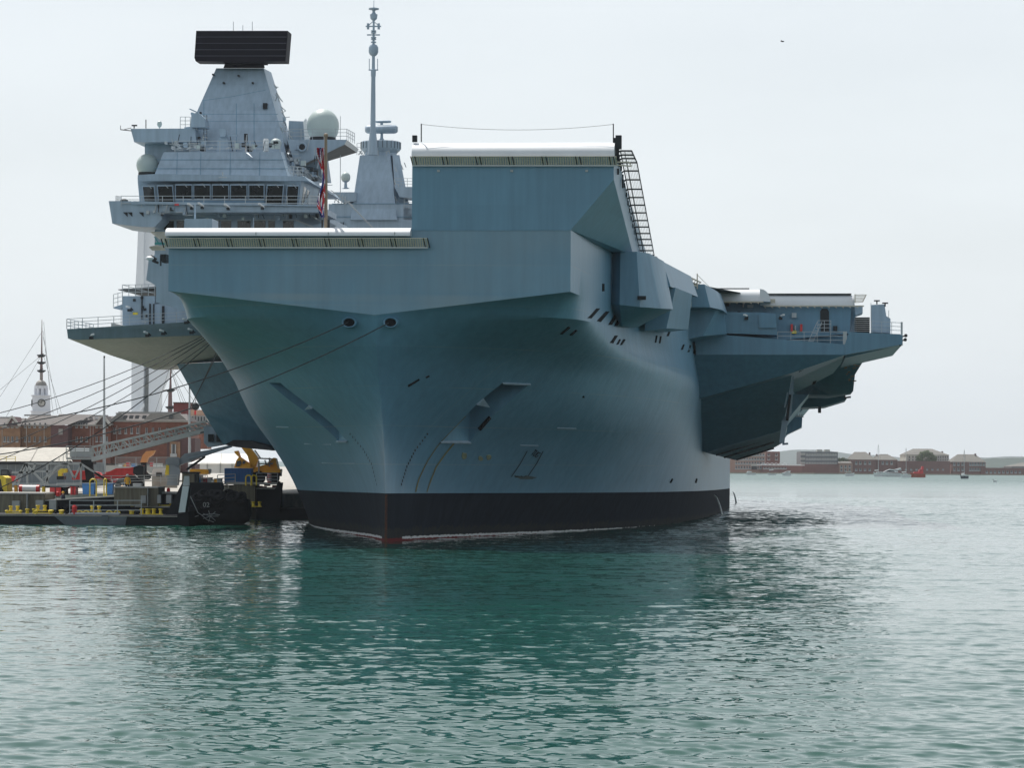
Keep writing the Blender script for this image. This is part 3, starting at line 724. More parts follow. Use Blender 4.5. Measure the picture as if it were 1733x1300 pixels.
for x0,x1,y0,y1 in((252.5,255,514,552),(259,261,514,552),(274,278,518,549),(239,241,500,540)): 
    A=d(x0,y1,63.9);B=d(x1,y0,63.9); m.box(A.x,B.x,63.85,64.05,A.z,B.z)
for x,y in((227,508),(240,504),(241,520),(245,524),(247,535)): p=d(x,y,63.8); m.box(p.x-.12,p.x+.1,p.y,p.y+.3,p.z-.1,p.z+.12)
m.use(yellow); A=d(225,533,63.9);B=d(233,529,63.9); m.box(A.x,B.x,63.85,64.05,A.z,B.z)
m.use(rail_m)
for y in(545,550,538): m.bar(d(240,y,63.7),d(250,y,63.7),.06)
m.rail([d(207,501),d(262,500)],1.,.6); m.rail([d(192,520),d(207,516)],1.15,.5); m.bar(d(207,482),d(262,497),.05); m.bar(d(205,519),d(205,552),.05)
sbuild(m,'platform_deckhouse',stp)
floods([(220,520)],stp,63.5,'wall_lamp')
# house tucked behind the bow plate
m=MB(pane_grey); b=lambda x,y,a=42.:q(x,y,a=a)
m.ext([b(251.5,440),b(262,431),b(290,431),b(330,520),b(330,532),b(316,528),b(290,518),b(264,512),b(264,483),b(247.5,474)],(0,14,0)); sbuild(m,'starboard_side_house')
m=MB(netm,darkm)
for k in range(7): f=k/6; m.bar(b(257+f*16,393+f*13,8),b(281,394+f*12,8),.06)
m.bar(b(256,393,8),b(281,412,8),.08); m.bar(b(256,393,8),b(278,393,8),.06)
for k in range(6): f=k/5; m.bar(b(253+f*4,418+f*5,10),b(280-2*f,416+f*6,10),.06)
m.bar(b(253,418,10),b(268,415,10),.06);m.bar(b(253,418,10),b(258,423,10),.08);m.bar(b(258,423,10),b(280,423,10),.08)
m.use(darkm); m.ext([b(271,430,12),b(281,430,12),b(281,444,12),b(274,444,12)],(0,1,0)); m.bar(b(272,450,12),b(272,432,12),.1); m.bar(b(258,441,41),b(268,445,41),.2); m.bar(b(255,434,41),b(264,440,41),.3)
m.use(mat('teal_awning',(.05,.26,.25),.7)); m.add([b(260,400,20),b(262,401,20),b(271,413,20),b(268,413,20)],[[0,1,2,3]]); m.bar(b(262,412,20),b(281,412,20),.15)
sbuild(m,'starboard_catwalk_net')
m=MB(white); p=b(254,437,40.5); m.lathe(p,[(.05,-.35),(.16,-.2),(.16,.15),(.05,.3)],10,'x'); sbuild(m,'bow_lamp')
# ---------------- forward island
IA=86.
I=lambda x,y,a=IA:q(x,y,a=a)
m=MB(pane_grey)
def trap(m,pf,pb):   # front polygon and back polygon
    m.loft([pf,pb])
def slab(m,pts,a,depth): m.ext([I(x,y,a) for x,y in pts],(0,depth,0))
slab(m,[(262,391),(262,384),(268,358),(540,358),(545,391)],IA,18)
zb=20.9
A=I(262,391);B=I(545,391); m.box(A.x,B.x,IA,IA+18,DZ,A.z)
# wheelhouse: walls lean outwards going up
lo=[(237,350,88),(505,350,86),(536,352,92),(530,345,104),(245,350,104)]; hi=[(233,306,87),(510,306,84.5),(541,308,92),(535,305,104),(235,306,104)]
m.loft([[I(*p) for p in lo],[I(*p) for p in hi]])
# band over windows and sloped roof house
slab(m,[(233,306),(233,296),(262,294),(515,298),(522,306)],84.3,20)
m.loft([[I(260,299,84.8),I(488,301,84.8),I(515,301,95),I(262,299,104)],[I(277,257,86.),I(475,257,86.),I(485,257,96),I(280,257,104)]])
isl=sbuild(m,'forward_island')
m=MB(pane_grey)
# bridge wing platform
slab(m,[(184,340),(222,340),(222,346),(545,349),(545,359),(272,359),(274,371),(262,384),(240,384),(190,378)],82.5,9)
slab(m,[(222,345),(222,341),(226,340),(545,347),(545,349)],82.2,.3)
m.use(darkm)
for x in(208,216,235): m.add([I(x,359,82.4),I(x+8,359,82.4),I(x+8,367,82.4)],[[0,1,2]])
sbuild(m,'bridge_wing_platform',isl)
m=MB(rail_m)
m.rail([I(205,350,82.4),I(521,350,82.4)],1.05,2.05,.03); m.rail([I(521,350,82.4),I(545,350,90)],1.05,.7,.03); m.rail([I(205,350,82.4),I(196,348,90)],1.,1.5)
sbuild(m,'bridge_railing',isl)
# windows
for i,(x0,x1,y0,y1) in enumerate([(241,261,315,350),(266,292,314,350),(297,325,312.5,337),(328,356,312.5,337),(359,387,312.5,337),(390,418,312.5,337),(421,447,312.5,337),(452,480,313,350),(486,506,314,350)]):
    m=MB(glassm); tt=(x0-374)/133.; sl=lambda y:86-1.5*(350-y)/44-.12
    off=-4 if x0<270 else (0 if x0<450 else 3); 
    f=[I(x0-off*.0,y0,sl(y0)),I(x1,y0,sl(y0)),I(x1-(3 if x0>450 else 0)+(3 if x0<290 else 0),y1,sl(y1)),I(x0+(4 if x0<290 else 0)-(3 if x0>450 else 0),y1,sl(y1))]
    m.ext(f,(0,.25,0)); m.use(pane_grey)
    for a_,b_ in zip(f,f[1:]+f[:1]): m.bar(a_,b_,.09,.12)
    m.use(rail_m); mid=(f[0]+f[1])/2; m.bar(mid+Vector((0,-.1,.12)),mid+Vector((.35,-.12,-.25)),.05)
    sbuild(m,'bridge_window',isl)
m=MB(mat('blue_grey_panel',(.11,.20,.28),.4)); slab(m,[(297,347),(297,338.5),(447,339),(449,348)],84.9,.5); sbuild(m,'bridge_apron',isl)
for i,(x0,x1) in enumerate([(278,294),(299,311),(362,371),(374,391),(402,424),(430,449),(454,465),(479,497)]):
    m=MB(glassm); A=I(x0,389,IA-.1);B=I(x1,374,IA-.1); m.box(A.x,B.x,IA-.12,IA+.1,A.z,B.z); m.use(rail_m); m.bar(Vector((A.x-.08,IA-.15,B.z+.08)),Vector((B.x+.08,IA-.15,B.z+.08)),.1); 
    sbuild(m,'lower_window',isl)
# starboard/port side bridge windows (port side leans)
for k in range(4):
    m=MB(glassm); f=k/4; f2=(k+.8)/4
    P0=I(512,315,86.0);P1=I(537,322,92.5);Q0=I(508,350,87);Q1=I(532,352,93)
    n_=Vector((.12,-.05,0)); m.ext([P0.lerp(P1,f)+n_,P0.lerp(P1,f2)+n_,Q0.lerp(Q1,f2)+n_,Q0.lerp(Q1,f)+n_],(-.05,.2,0)); sbuild(m,'bridge_window',isl)
m=MB(rail_m)
random.seed(3)
for k in range(46):       # ladders, cable trays and stanchions crowding the port flank
    x=489+random.random()*52; y=285+random.random()*90; a=92+random.random()*8
    if random.random()<.5: m.bar(I(x,y,a),I(x+random.uniform(-4,10),y+random.uniform(4,16),a+1),.07)
    else: m.bar(I(x,y,a),I(x+random.uniform(4,14),y+random.uniform(-1,3),a),.06)
m.rail([I(491,298,88),I(515,300,90),I(530,318,94)],1.,.6); m.bar(I(500,372,86),I(530,384,86),.12); m.bar(I(520,360,86),I(545,376,86),.1)
m.use(darkm)
for k in range(16): p=I(492+random.random()*46,282+random.random()*95,92); m.box(p.x-.15,p.x+.12,p.y,p.y+.3,p.z-.2,p.z+.15)
sbuild(m,'side_ladder',isl)
m=MB(pane_grey); slab(m,[(515,358),(550,372),(544,378),(519,383),(505,374)],86,7); slab(m,[(512,280),(536,284),(541,262),(520,262),(505,262)],96,5)
slab(m,[(488,262),(500,240),(540,262),(545,300),(520,300),(492,285)],97,6); sbuild(m,'port_flank_block',isl)
m=MB(pane_grey); slab(m,[(245,268),(245,241),(312,239),(312,215),(338,212),(345,257),(280,257),(272,274),(258,276)],95,9)
slab(m,[(248,296),(236,296),(248,288),(262,288)],95,4); sbuild(m,'starboard_flank_block',isl)
# mast tower
m=MB(pane_grey)
bq=[I(322,258,94),I(484,258,94),I(497,258,106),I(330,258,108)]; mq=[I(334,187,96),I(466,187,96),I(479,187,104),I(340,187,106)]; tq=[I(366,115,98),I(446,115,98),I(459,122,103),I(370,115,104)]
m.loft([bq,mq,tq]); m.use(darkm)
for x,y in((361,126),(379,140),(404,128),(428,140)): p=I(x,y,97.3+(y-115)*-.01); m.box(p.x-.08,p.x+.08,p.y-.3,p.y+.3,p.z-.08,p.z+.08)
A=I(445,184,95.9);B=I(452,174,95.9); m.box(A.x,B.x,95.85,96.4,A.z,B.z)
m.use(paint)
for pts in([(342,170),(395,163),(450,152)],[(336,205),(480,205)],[(334,193),(470,193)],[(345,170),(345,256)],[(400,175),(400,256)],[(430,175),(430,256)]):
    for (xa,ya),(xb,yb) in zip(pts,pts[1:]):
        fa=94+(258-ya)/71*2 if ya>187 else 96+(187-ya)/72*2; fb=94+(258-yb)/71*2 if yb>187 else 96+(187-yb)/72*2
        m.bar(I(xa,ya,fa+.02),I(xb,yb,fb+.02),.05)
m.use(rail_m); random.seed(8)
for k in range(24): f=random.random(); p=I(462+f*32,135+f*110,98); m.bar(p,p+Vector((random.uniform(-.3,.5),.5,random.uniform(-.8,.3))),.07)
mast=sbuild(m,'mast_tower',isl)
m=MB(black); a=99
m.loft([[I(382,103,97),I(446,103,97),I(446,103,102),I(382,103,102)],[I(378,114.8,97),I(448,114.8,97),I(448,114.8,102),I(378,114.8,102)]][::-1])
m.ext([I(332,51.5,97),I(487,51.5,97),I(487,54,97),I(483,103,96),I(447,103,96),(I(447,105,96)),I(380,105,96),I(378,103.5,96),I(331,103,96),I(329,97,96)],(0,2.2,0))
m.use(mat('antenna_ribs',(.07,.07,.10),.5))
for y in(62,72.5,83.5,94): m.bar(I(331.5-(y-50)*.03,y,96.-.04+(103-y)/52),I(485.5-(y-50)*.05,y,96.-.04+(103-y)/52),.05)
m.use(rail_m)
for x,y in((395,36),(427,36),(411,42)): m.bar(I(x,52,98),I(x,y,98),.05)
sbuild(m,'search_radar',isl)
# arms
m=MB(pane_grey); slab(m,[(221,217.5),(330,217),(332,240),(227,240)],93,5); sbuild(m,'starboard_arm',isl)
m=MB(darkm)
m.bar(I(204,219,93),I(222,221,93),.08); m.bar(I(204,219,93),I(204,212,93),.05); m.bar(I(210,219,93),I(222,216,93),.05)
m.bar(I(227,217,94),I(227,211,94),.1); m.bar(I(223,212,94),I(232,212,94),.14); m.bar(I(247,217,94),I(247,202,94),.08); m.use(radome); m.lathe(I(270,210,94),[(.05,-.35),(.2,-.2),(.26,.0),(.2,.25),(.05,.35)],10); m.bar(I(270,217,94),I(270,211,94),.08)
m.use(pane_grey); slab(m,[(322,215),(324,192),(335,190),(346,200),(348,215)],92.5,2); m.bar(I(321,184,92.5),I(334,190,92.5),.12)
m.use(rail_m); m.rail([I(305,217,93),I(322,217,93)],1.15,.5)
sbuild(m,'arm_aerial',isl)
m=MB(pane_grey)
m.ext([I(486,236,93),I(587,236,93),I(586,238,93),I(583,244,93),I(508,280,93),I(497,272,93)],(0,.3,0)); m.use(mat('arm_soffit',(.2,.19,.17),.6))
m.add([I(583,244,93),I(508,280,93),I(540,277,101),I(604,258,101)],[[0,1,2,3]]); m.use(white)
m.add([I(587,236,93),I(583,244,93),I(604,258,101),I(607,252,101)],[[0,1,2,3]]); m.use(pane_grey)
m.add([I(486,236,93),I(587,236,93),I(607,252,101),I(486,250,101)],[[0,1,2,3]]); m.add([I(508,280,93),I(540,277,101),I(486,277,101),I(490,272,93)],[[0,1,2,3]])
slab(m,[(487,236),(489,204),(513,205),(515,236)],99,4); m.use(white); slab(m,[(513,206),(517,200),(524,234),(516,236)],98,1)
m.use(darkm); p=I(512,249,92.9); m.lathe(p+Vector((0,-.25,0)),[(.38,0),(.38,.25)],14,'y'); m.use(pane_grey); m.torus(p+Vector((0,-.3,0)),.4,.1); slab(m,[(499,253),(499,245),(506,245),(506,253)],92.8,.3)
sbuild(m,'port_arm',isl)
m=MB(rail_m); m.rail([I(490,236,93),I(587,236,93),I(600,243,98)],1.05,1.2); m.bar(I(576,236,95),I(576,196,95),.05); m.bar(I(576,330,95),I(576,262,95),.06); sbuild(m,'arm_railing',isl)
def dome(x,y0,y1,r,a,parent,base=True):
    m=MB(radome); top=I(x,y0,a);bot=I(x,y1,a); h=top.z-bot.z; R_=r/PF*(200+a)
    prof=[(R_*.78,0),(R_*.93,h*.16),(R_,h*.38)]+[(R_*math.cos(t),h*.42+(h*.58)*math.sin(t)) for t in [math.pi/2*k/8 for k in range(1,9)]]
    m.lathe(bot,prof,28)
    if base: m.use(darkm); m.lathe(bot+Vector((0,0,-.25)),[(R_*.82,0),(R_*.82,.25)],20); m.use(pane_grey); m.lathe(bot+Vector((0,0,-.7)),[(R_*.45,0),(R_*.45,.5)],12)
    return sbuild(m,'satellite_dome',parent)
dome(546.5,184,233,27.5,96,isl); dome(249.5,260,292,19,95,isl)
dome(467,234,248,9.5,90,isl,False)
m=MB(rail_m)
m.rail([I(296,258,88.3),I(474,258,88.3)],1.15,1.6,.03); m.use(pane_grey); slab(m,[(366,257),(369,232),(384,232),(388,257)],92,2); m.ext([I(372,231,91.5),I(381,231,91.5),I(383,219,91.5),I(371,217,91.5)],(0,.6,0)); m.bar(I(384,230,92),I(402,229,92),.2)
m.use(white); m.lathe(I(450,256,90),[(.28,0),(.28,1.1),(.2,1.25)],12); m.use(darkm); m.bar(I(416,262,86.2),I(416,232,91),.09); m.box(I(416,232,91).x-.16,I(416,232,91).x+.16,90.9,91.2,I(416,240,91).z,I(416,226,91).z)
m.use(pane_grey); m.add([I(416,258,85.9),I(416,268,85.9),I(428,267,85.),I(420,258,85.9)],[[0,1,2],[0,2,3]]); m.use(rail_m)
for x in(300,316,353,382,420): m.bar(I(x,252,91),I(x+7,249,91),.12)
m.bar(I(377,297,84),I(377,291,84),.1); m.bar(I(370,300,84),I(384,300,84),.08)
sbuild(m,'bridge_roof_fitting',isl)
for x,y in((323,348),(341,347),(385,349),(443,348)):
    m=MB(white); p=I(x,y,81.8); m.loft([[p+Vector((-.22+dx,-.3,.18+dz)) for dx,dz in((-.1,-.08),(.1,-.08),(.1,.08),(-.1,.08))],[p+Vector((.12+dx,.2,-.1+dz)) for dx,dz in((-.1,-.08),(.1,-.08),(.1,.08),(-.1,.08))]]); m.use(darkm); m.box(p.x-.1,p.x+.15,p.y,p.y+.4,p.z-.35,p.z-.12); sbuild(m,'floodlight',isl)
m=MB(pane_grey); P=q(312,391,a=30);P2=q(359,370,a=30); m.box(P.x,P2.x,30,32.5,DZ,P2.z); m.bar(q(330,370,a=31),q(330,346,a=31),.12); m.bar(q(429,391,a=31),q(429,368,a=31),.06); sbuild(m,'deck_equipment_cabin')
m=MB(darkm); p=I(210,344,83); m.ball(p+Vector((0,0,.1)),.45,10,.8); m.use(red); A=I(296,348,82.3);B=I(303,345,82.3); m.box(A.x,B.x,82.1,82.3,A.z,B.z); sbuild(m,'wing_fitting',isl)
random.seed(31)
m=MB(rail_m,darkm)
def clutter(m,n,x0,x1,y0,y1,a,s=1.):
    for k in range(n):
        x=random.uniform(x0,x1);y=random.uniform(y0,y1);t=random.random();p_=I(x,y,a)
        if t<.4: m.use(random.choice((rail_m,darkm,pane_grey,radome))); w_=random.uniform(.08,.22)*s; m.box(p_.x-w_,p_.x+w_,p_.y-.25,p_.y+.3,p_.z-w_,p_.z+w_*1.4)
        elif t<.75: m.use(random.choice((rail_m,darkm))); m.bar(p_,p_+Vector((random.uniform(-.3,.3),0,random.uniform(.5,1.3)*s)),.06)
        else: m.use(rail_m); m.bar(p_,p_+Vector((random.uniform(.5,1.3)*s,0,random.uniform(-.1,.1))),.06)
clutter(m,26,280,345,240,256,88.6); clutter(m,22,390,470,242,256,88.8); clutter(m,40,488,545,255,345,92.); clutter(m,20,240,330,352,366,82.35,.7); clutter(m,26,330,540,360,372,84.5,.7); clutter(m,9,466,484,196,236,96.,.7); clutter(m,16,325,345,190,236,93.5,.8)
for y in range(196,236,6): m.use(rail_m); m.bar(I(345,y,93.6),I(350,y,93.6),.05)
m.use(darkm); m.bar(I(345,194,93.6),I(345,238,93.6),.05); m.bar(I(350,194,93.6),I(350,238,93.6),.05)
m.use(rail_m); m.rail([I(488,300,88.),I(512,300,88.)],1.,.5); m.rail([I(505,345,87),I(545,352,92)],1.05,.6); m.rail([I(515,262,95.8),I(541,264,95.8)],1.,.6); m.rail([I(245,241,94.9),I(310,239,94.9)],1.,1.)
sbuild(m,'deck_fitting',isl)
m=MB(paint)
for y in (270,285): m.bar(I(272-(y-258)*.4,y,86-(y-257)*.029-.02),I(480+(y-258)*.3,y,86-(y-257)*.029-.02),.04)
for x in (300,340,390,440): m.bar(I(x,258,85.97),I(x-1,299,84.77),.04)
sbuild(m,'plate_seam',isl)
# ---------------- aft island
J=lambda x,y,a=150.:q(x,y,a=a)
m=MB(pane_grey)
A=J(556,391);B=J(700,391); m.box(A.x,B.x+4,150,175,DZ,A.z); m.ext([J(556,391),J(556,345),J(700,345),J(735,391)],(0,24,0))
m.loft([[J(593,372,149.5),J(672,372,149.5),J(695,372,158),J(600,372,158)],[J(609,263,152.5),J(659,262,152.5),J(668,262,156),J(612,262,157)]])
m.loft([[J(672,372,150.2),J(697,372,151),J(697,372,160),J(675,372,160)],[J(664,262,153),J(676,262,154),J(676,262,157),J(666,262,157)]])
m.ext([J(564,325),J(603,325),J(603,340),J(580,343),J(564,331)],(0,5,0)); m.ext([J(668,316),J(705,316),J(705,336),J(676,333)],(0,4,0)); m.ext([J(683,350),J(705,355),J(705,372),J(683,372)],(0,4,0))
aft=sbuild(m,'aft_island')
m=MB(paint)
for y in(344.6,367): m.bar(J(562,y,149.9),J(700,y,149.9),.06)
m.use(rail_m)
for x0,y0,x1,y1 in((556,328,575,343),(560,322,598,348),(566,343,570,328),(572,344,575,329),(578,344,580,330),(584,344,584,332),(557,330,566,326),(555,335,562,330)): m.bar(J(x0,y0,149),J(x1,y1,149),.09)
m.rail([J(668,316),J(700,316)],1.,.7); m.rail([J(684,353),J(700,353)],1.2,.6); m.rail([J(604,262,152),J(612,262,152)],1.4,.5)
random.seed(12)
for k in range(26): x=607+random.random()*68; m.bar(J(x,262-random.random()*8,152),J(x+random.uniform(-3,5),256+random.uniform(-2,8),152),.08)
for k in range(10): x=661+random.random()*26;y=262+random.random()*80; m.bar(J(x,y,151),J(x+3,y+8,151),.1)
m.use(darkm)
for x,y in((577,392-16),(581,376)): m.bar(J(x,y,149.9),J(x,y+10,149.9),.1)
sbuild(m,'aft_island_fitting',aft)
m=MB(pane_grey); c=(J(611,254,155)+J(678,254,155))/2; R_=(J(678,254,155)-J(611,254,155)).length/2; z0=c.z; z1=J(644,240,155).z
m.lathe((c.x,155,0),[(R_*.8,z0-1.6),(R_*.8,z0-.4),(R_*.97,z0),(R_,z0+.15),(R_,z1-.1),(R_*.97,z1)],28); m.use(darkm)
for k in range(15): t=math.pi*(1+k/14.); m.bar((c.x+R_*1.01*math.cos(t),155+R_*1.01*math.sin(t),z0+.1),(c.x+R_*1.01*math.cos(t),155+R_*1.01*math.sin(t),z1-.05),.05)
m.bar(J(633,240,154),J(633,236,154),.2); m.bar(J(623,238,154),J(665,238,154),.12); sbuild(m,'sensor_ring',aft)
m=MB(pane_grey)
m.lathe(J(646,237,155),[(.35,0),(.18,.25),(.15,.9)],12)
for x0,x1,y0,y1,dd in((618,673,211,226,.9),(635,662,203,208,.3)):
    A=J(x0,y1,155);B=J(x1,y0,155); rr=(B.z-A.z)/2; zc=(A.z+B.z)/2
    m.loft([[(x,155+dd*math.cos(t)*k,zc+rr*math.sin(t)*k2) for t in [2*math.pi*j/14 for j in range(14)]] for x,k,k2 in((A.x,.3,.6),(A.x+.2,.8,.9),(A.x+.5,1,1),(B.x-.5,1,1),(B.x-.2,.8,.9),(B.x,.3,.6))])
m.bar(J(646,212,155),J(646,207,155),.3); sbuild(m,'navigation_radar',aft)
m=MB(pane_grey); Z=lambda y:J(632,y,151).z; X=J(632,100,151).x; c=(X,151,0)
m.lathe(c,[(.62,Z(262)),(.5,Z(238)),(.32,Z(215)),(.25,Z(130)),(.3,Z(128)),(.3,Z(118)),(.2,Z(116)),(.18,Z(95)),(.45,Z(92)),(.58,Z(88)),(.58,Z(80)),(.42,Z(76)),(.14,Z(74)),(.12,Z(35)),(.4,Z(31)),(.46,Z(24)),(.3,Z(23)),(.16,Z(20)),(.2,Z(17)),(.62,Z(15.5)),(.62,Z(13.5)),(.1,Z(12.5)),(.04,Z(11)),(.03,Z(0))],14)
for y,hw in((44,13),(58.5,11),(118,8)):
    m.bar(J(632-hw,y,151),J(632+hw,y,151),.14); 
for x in(-9,9): m.bar(J(632+x,49,151),J(632+x,39,151),.26)
for y in(52,55,63,66,71): m.lathe(c,[(.32,Z(y)-.07),(.32,Z(y)+.07)],10)
for x in(-7,7): m.bar(J(632+x,118,151),J(632+x,99,151),.08)
m.bar(J(622,44,151),J(632,35,151),.08);m.bar(J(642,44,151),J(632,35,151),.08)
sbuild(m,'pole_mast',aft)
dome(585,291,306,8,148,aft,False); m=MB(pane_grey); m.lathe(J(585,306,148)+Vector((0,0,-.9)),[(.5,0),(.2,.15),(.15,.7),(.45,.9)],10); sbuild(m,'dome_pedestal',aft)
# overboard discharge
wj=mat('falling_water',(.62,.68,.68),.3,var=.2,scale=3)
m=MB(wj)
P=hull_hit(1208,838,True)
def jet(x0,y0,x1,y1,a0,a1,r):
    A=q(x0,y0,a=a0);B=q(x1,y1,a=a1); pts=[A.lerp(B,t)+Vector((0,0,(A.z-B.z)*.9*t*(1-t))) for t in [k/10 for k in range(11)]]; m.tube(pts,r,6,r*2.2)
Pw=q(1222,872,z=0.02); jet(1208,838,1222,872,P.y,Pw.y,.05)
m.add([Pw+Vector((.9*math.cos(t)*(.7+.3*math.sin(5*t)),2.2*math.sin(t),.03)) for t in [k*.4 for k in range(16)]]+[Pw],[[i,(i+1)%16,16] for i in range(16)])
jo=m.build('discharge_water'); jo.location=SF; jo.rotation_euler=(0,0,-ang); tag(jo,'thin stream of water pouring from the carrier side into the harbour','water jet')
m=MB(wj); Pw=q(1246,852,z=0.02); jet(1240,833,1246,852,Pw.y-2,Pw.y,.06); jo=m.build('discharge_water'); jo.location=SF; jo.rotation_euler=(0,0,-ang); tag(jo,'far stream of water falling past the carrier stern edge','water jet')
# flag (a limp union flag: blue field, white and red crosses)
fr=mat('flag_red',(.45,.02,.03),.8); fw=mat('flag_white',(.7,.7,.72),.8); fb=mat('flag_blue',(.02,.03,.17),.8)
m=MB(fb,fw,fr); NU,NV=26,60; top=q(550.6,250,a=1.8); H=top.z-q(550.6,368,a=1.8).z
def flagpt(u,v):   # u across the folded fly, v down
    x=-.42*u*(.5+.5*math.sin(v*9+1))-.12*math.sin(u*14+v*7)*.8-.05; y=.16*math.sin(u*17+v*5)+.1*math.cos(v*11); return top+Vector((x-.02,y-.1,-H*v))
for i in range(NU):
    for j in range(NV):
        u=(i+.5)/NU;v=(j+.5)/NV; fu=(u*.55+v*.6)%1.0; fv=(v*.9+u*.35)
        X_=(fu-.5)*2;Y_=(fv-.55)*1.7
        c_=0
        if abs(abs(X_)*.5-abs(Y_)*.5)<.06: c_=1
        if abs(abs(X_)*.5-abs(Y_)*.5)<.03: c_=2
        if abs(X_)<.19 or abs(Y_)<.17: c_=1
        if abs(X_)<.11 or abs(Y_)<.10: c_=2
        m.cur=c_; m.poly([flagpt(i/NU,j/NV),flagpt((i+1)/NU,j/NV),flagpt((i+1)/NU,(j+1)/NV),flagpt(i/NU,(j+1)/NV)])
fo=m.build('flag',sharp=80); fo.location=SF; fo.rotation_euler=(0,0,-ang); tag(fo,'limp red white and blue flag hanging from the bow jackstaff','flag')
# ---------------- mooring ropes
def ship_w(P): return Matrix.Rotation(-ang,4,'Z')@P+SF
def rope(A,B,sag,label,r=.04,g='mooring ropes from the carrier bow'):
    m=MB(ropem); n=18; m.tube([A.lerp(B,t)-Vector((0,0,sag*4*t*(1-t))) for t in [k/n for k in range(n+1)]],r,5)
    o=m.build('mooring_rope'); tag(o,label,'rope',g); return o
rope(ship_w(hull_hit(592,545,False)-Vector((0,.6,.05))),PW(-60,727,203),1.2,'mooring rope running left from the starboard hawse hole to the shore')
rope(ship_w(hull_hit(660,546,True)-Vector((0,.6,.05))),PW(-60,777,200),1.5,'lowest long mooring rope from the hawse hole right of the stem')
E_=[((360,560),(-60,713),'topmost dark rope from the starboard quarter fairlead, highest at left edge'),((358,564),(-60,745),'second rope down from the side fairlead crossing the clock tower'),((361,566),(-60,780),'third rope down from the side fairlead'),((356,578),(-40,795),'fourth rope down, steeper, ending left of the platform lattice')]
for (a,b,lab) in E_: rope(ship_w(q(a[0],a[1],a=46)),PW(b[0],b[1],235),.8,lab,.034)
rope(ship_w(q(358,580,a=46)),PW(0,826,256),1.0,'long rope slanting steeply down to the lower left barge',.045)
rope(ship_w(q(368,592,a=48)),PW(322,690,285),.1,'short steep rope under the side fairlead, left of two',.04)
rope(ship_w(q(371,592,a=48)),PW(330,672,285),.1,'short steep rope under the side fairlead, right of two',.04)
m=MB(pane_grey); P1=q(357,566,a=47);m.ext([q(356,563,a=47),q(368,571,a=47),q(381,592,a=47),q(372,592,a=47),q(360,582,a=47)],(0,1.5,0)); m.use(darkm); m.bar(q(355,553,a=47),q(371,566,a=47),.12); m.ball(q(359,562,a=46.8),.2,8); m.ball(q(366,589,a=46.8),.2,8); sbuild(m,'side_fairlead')
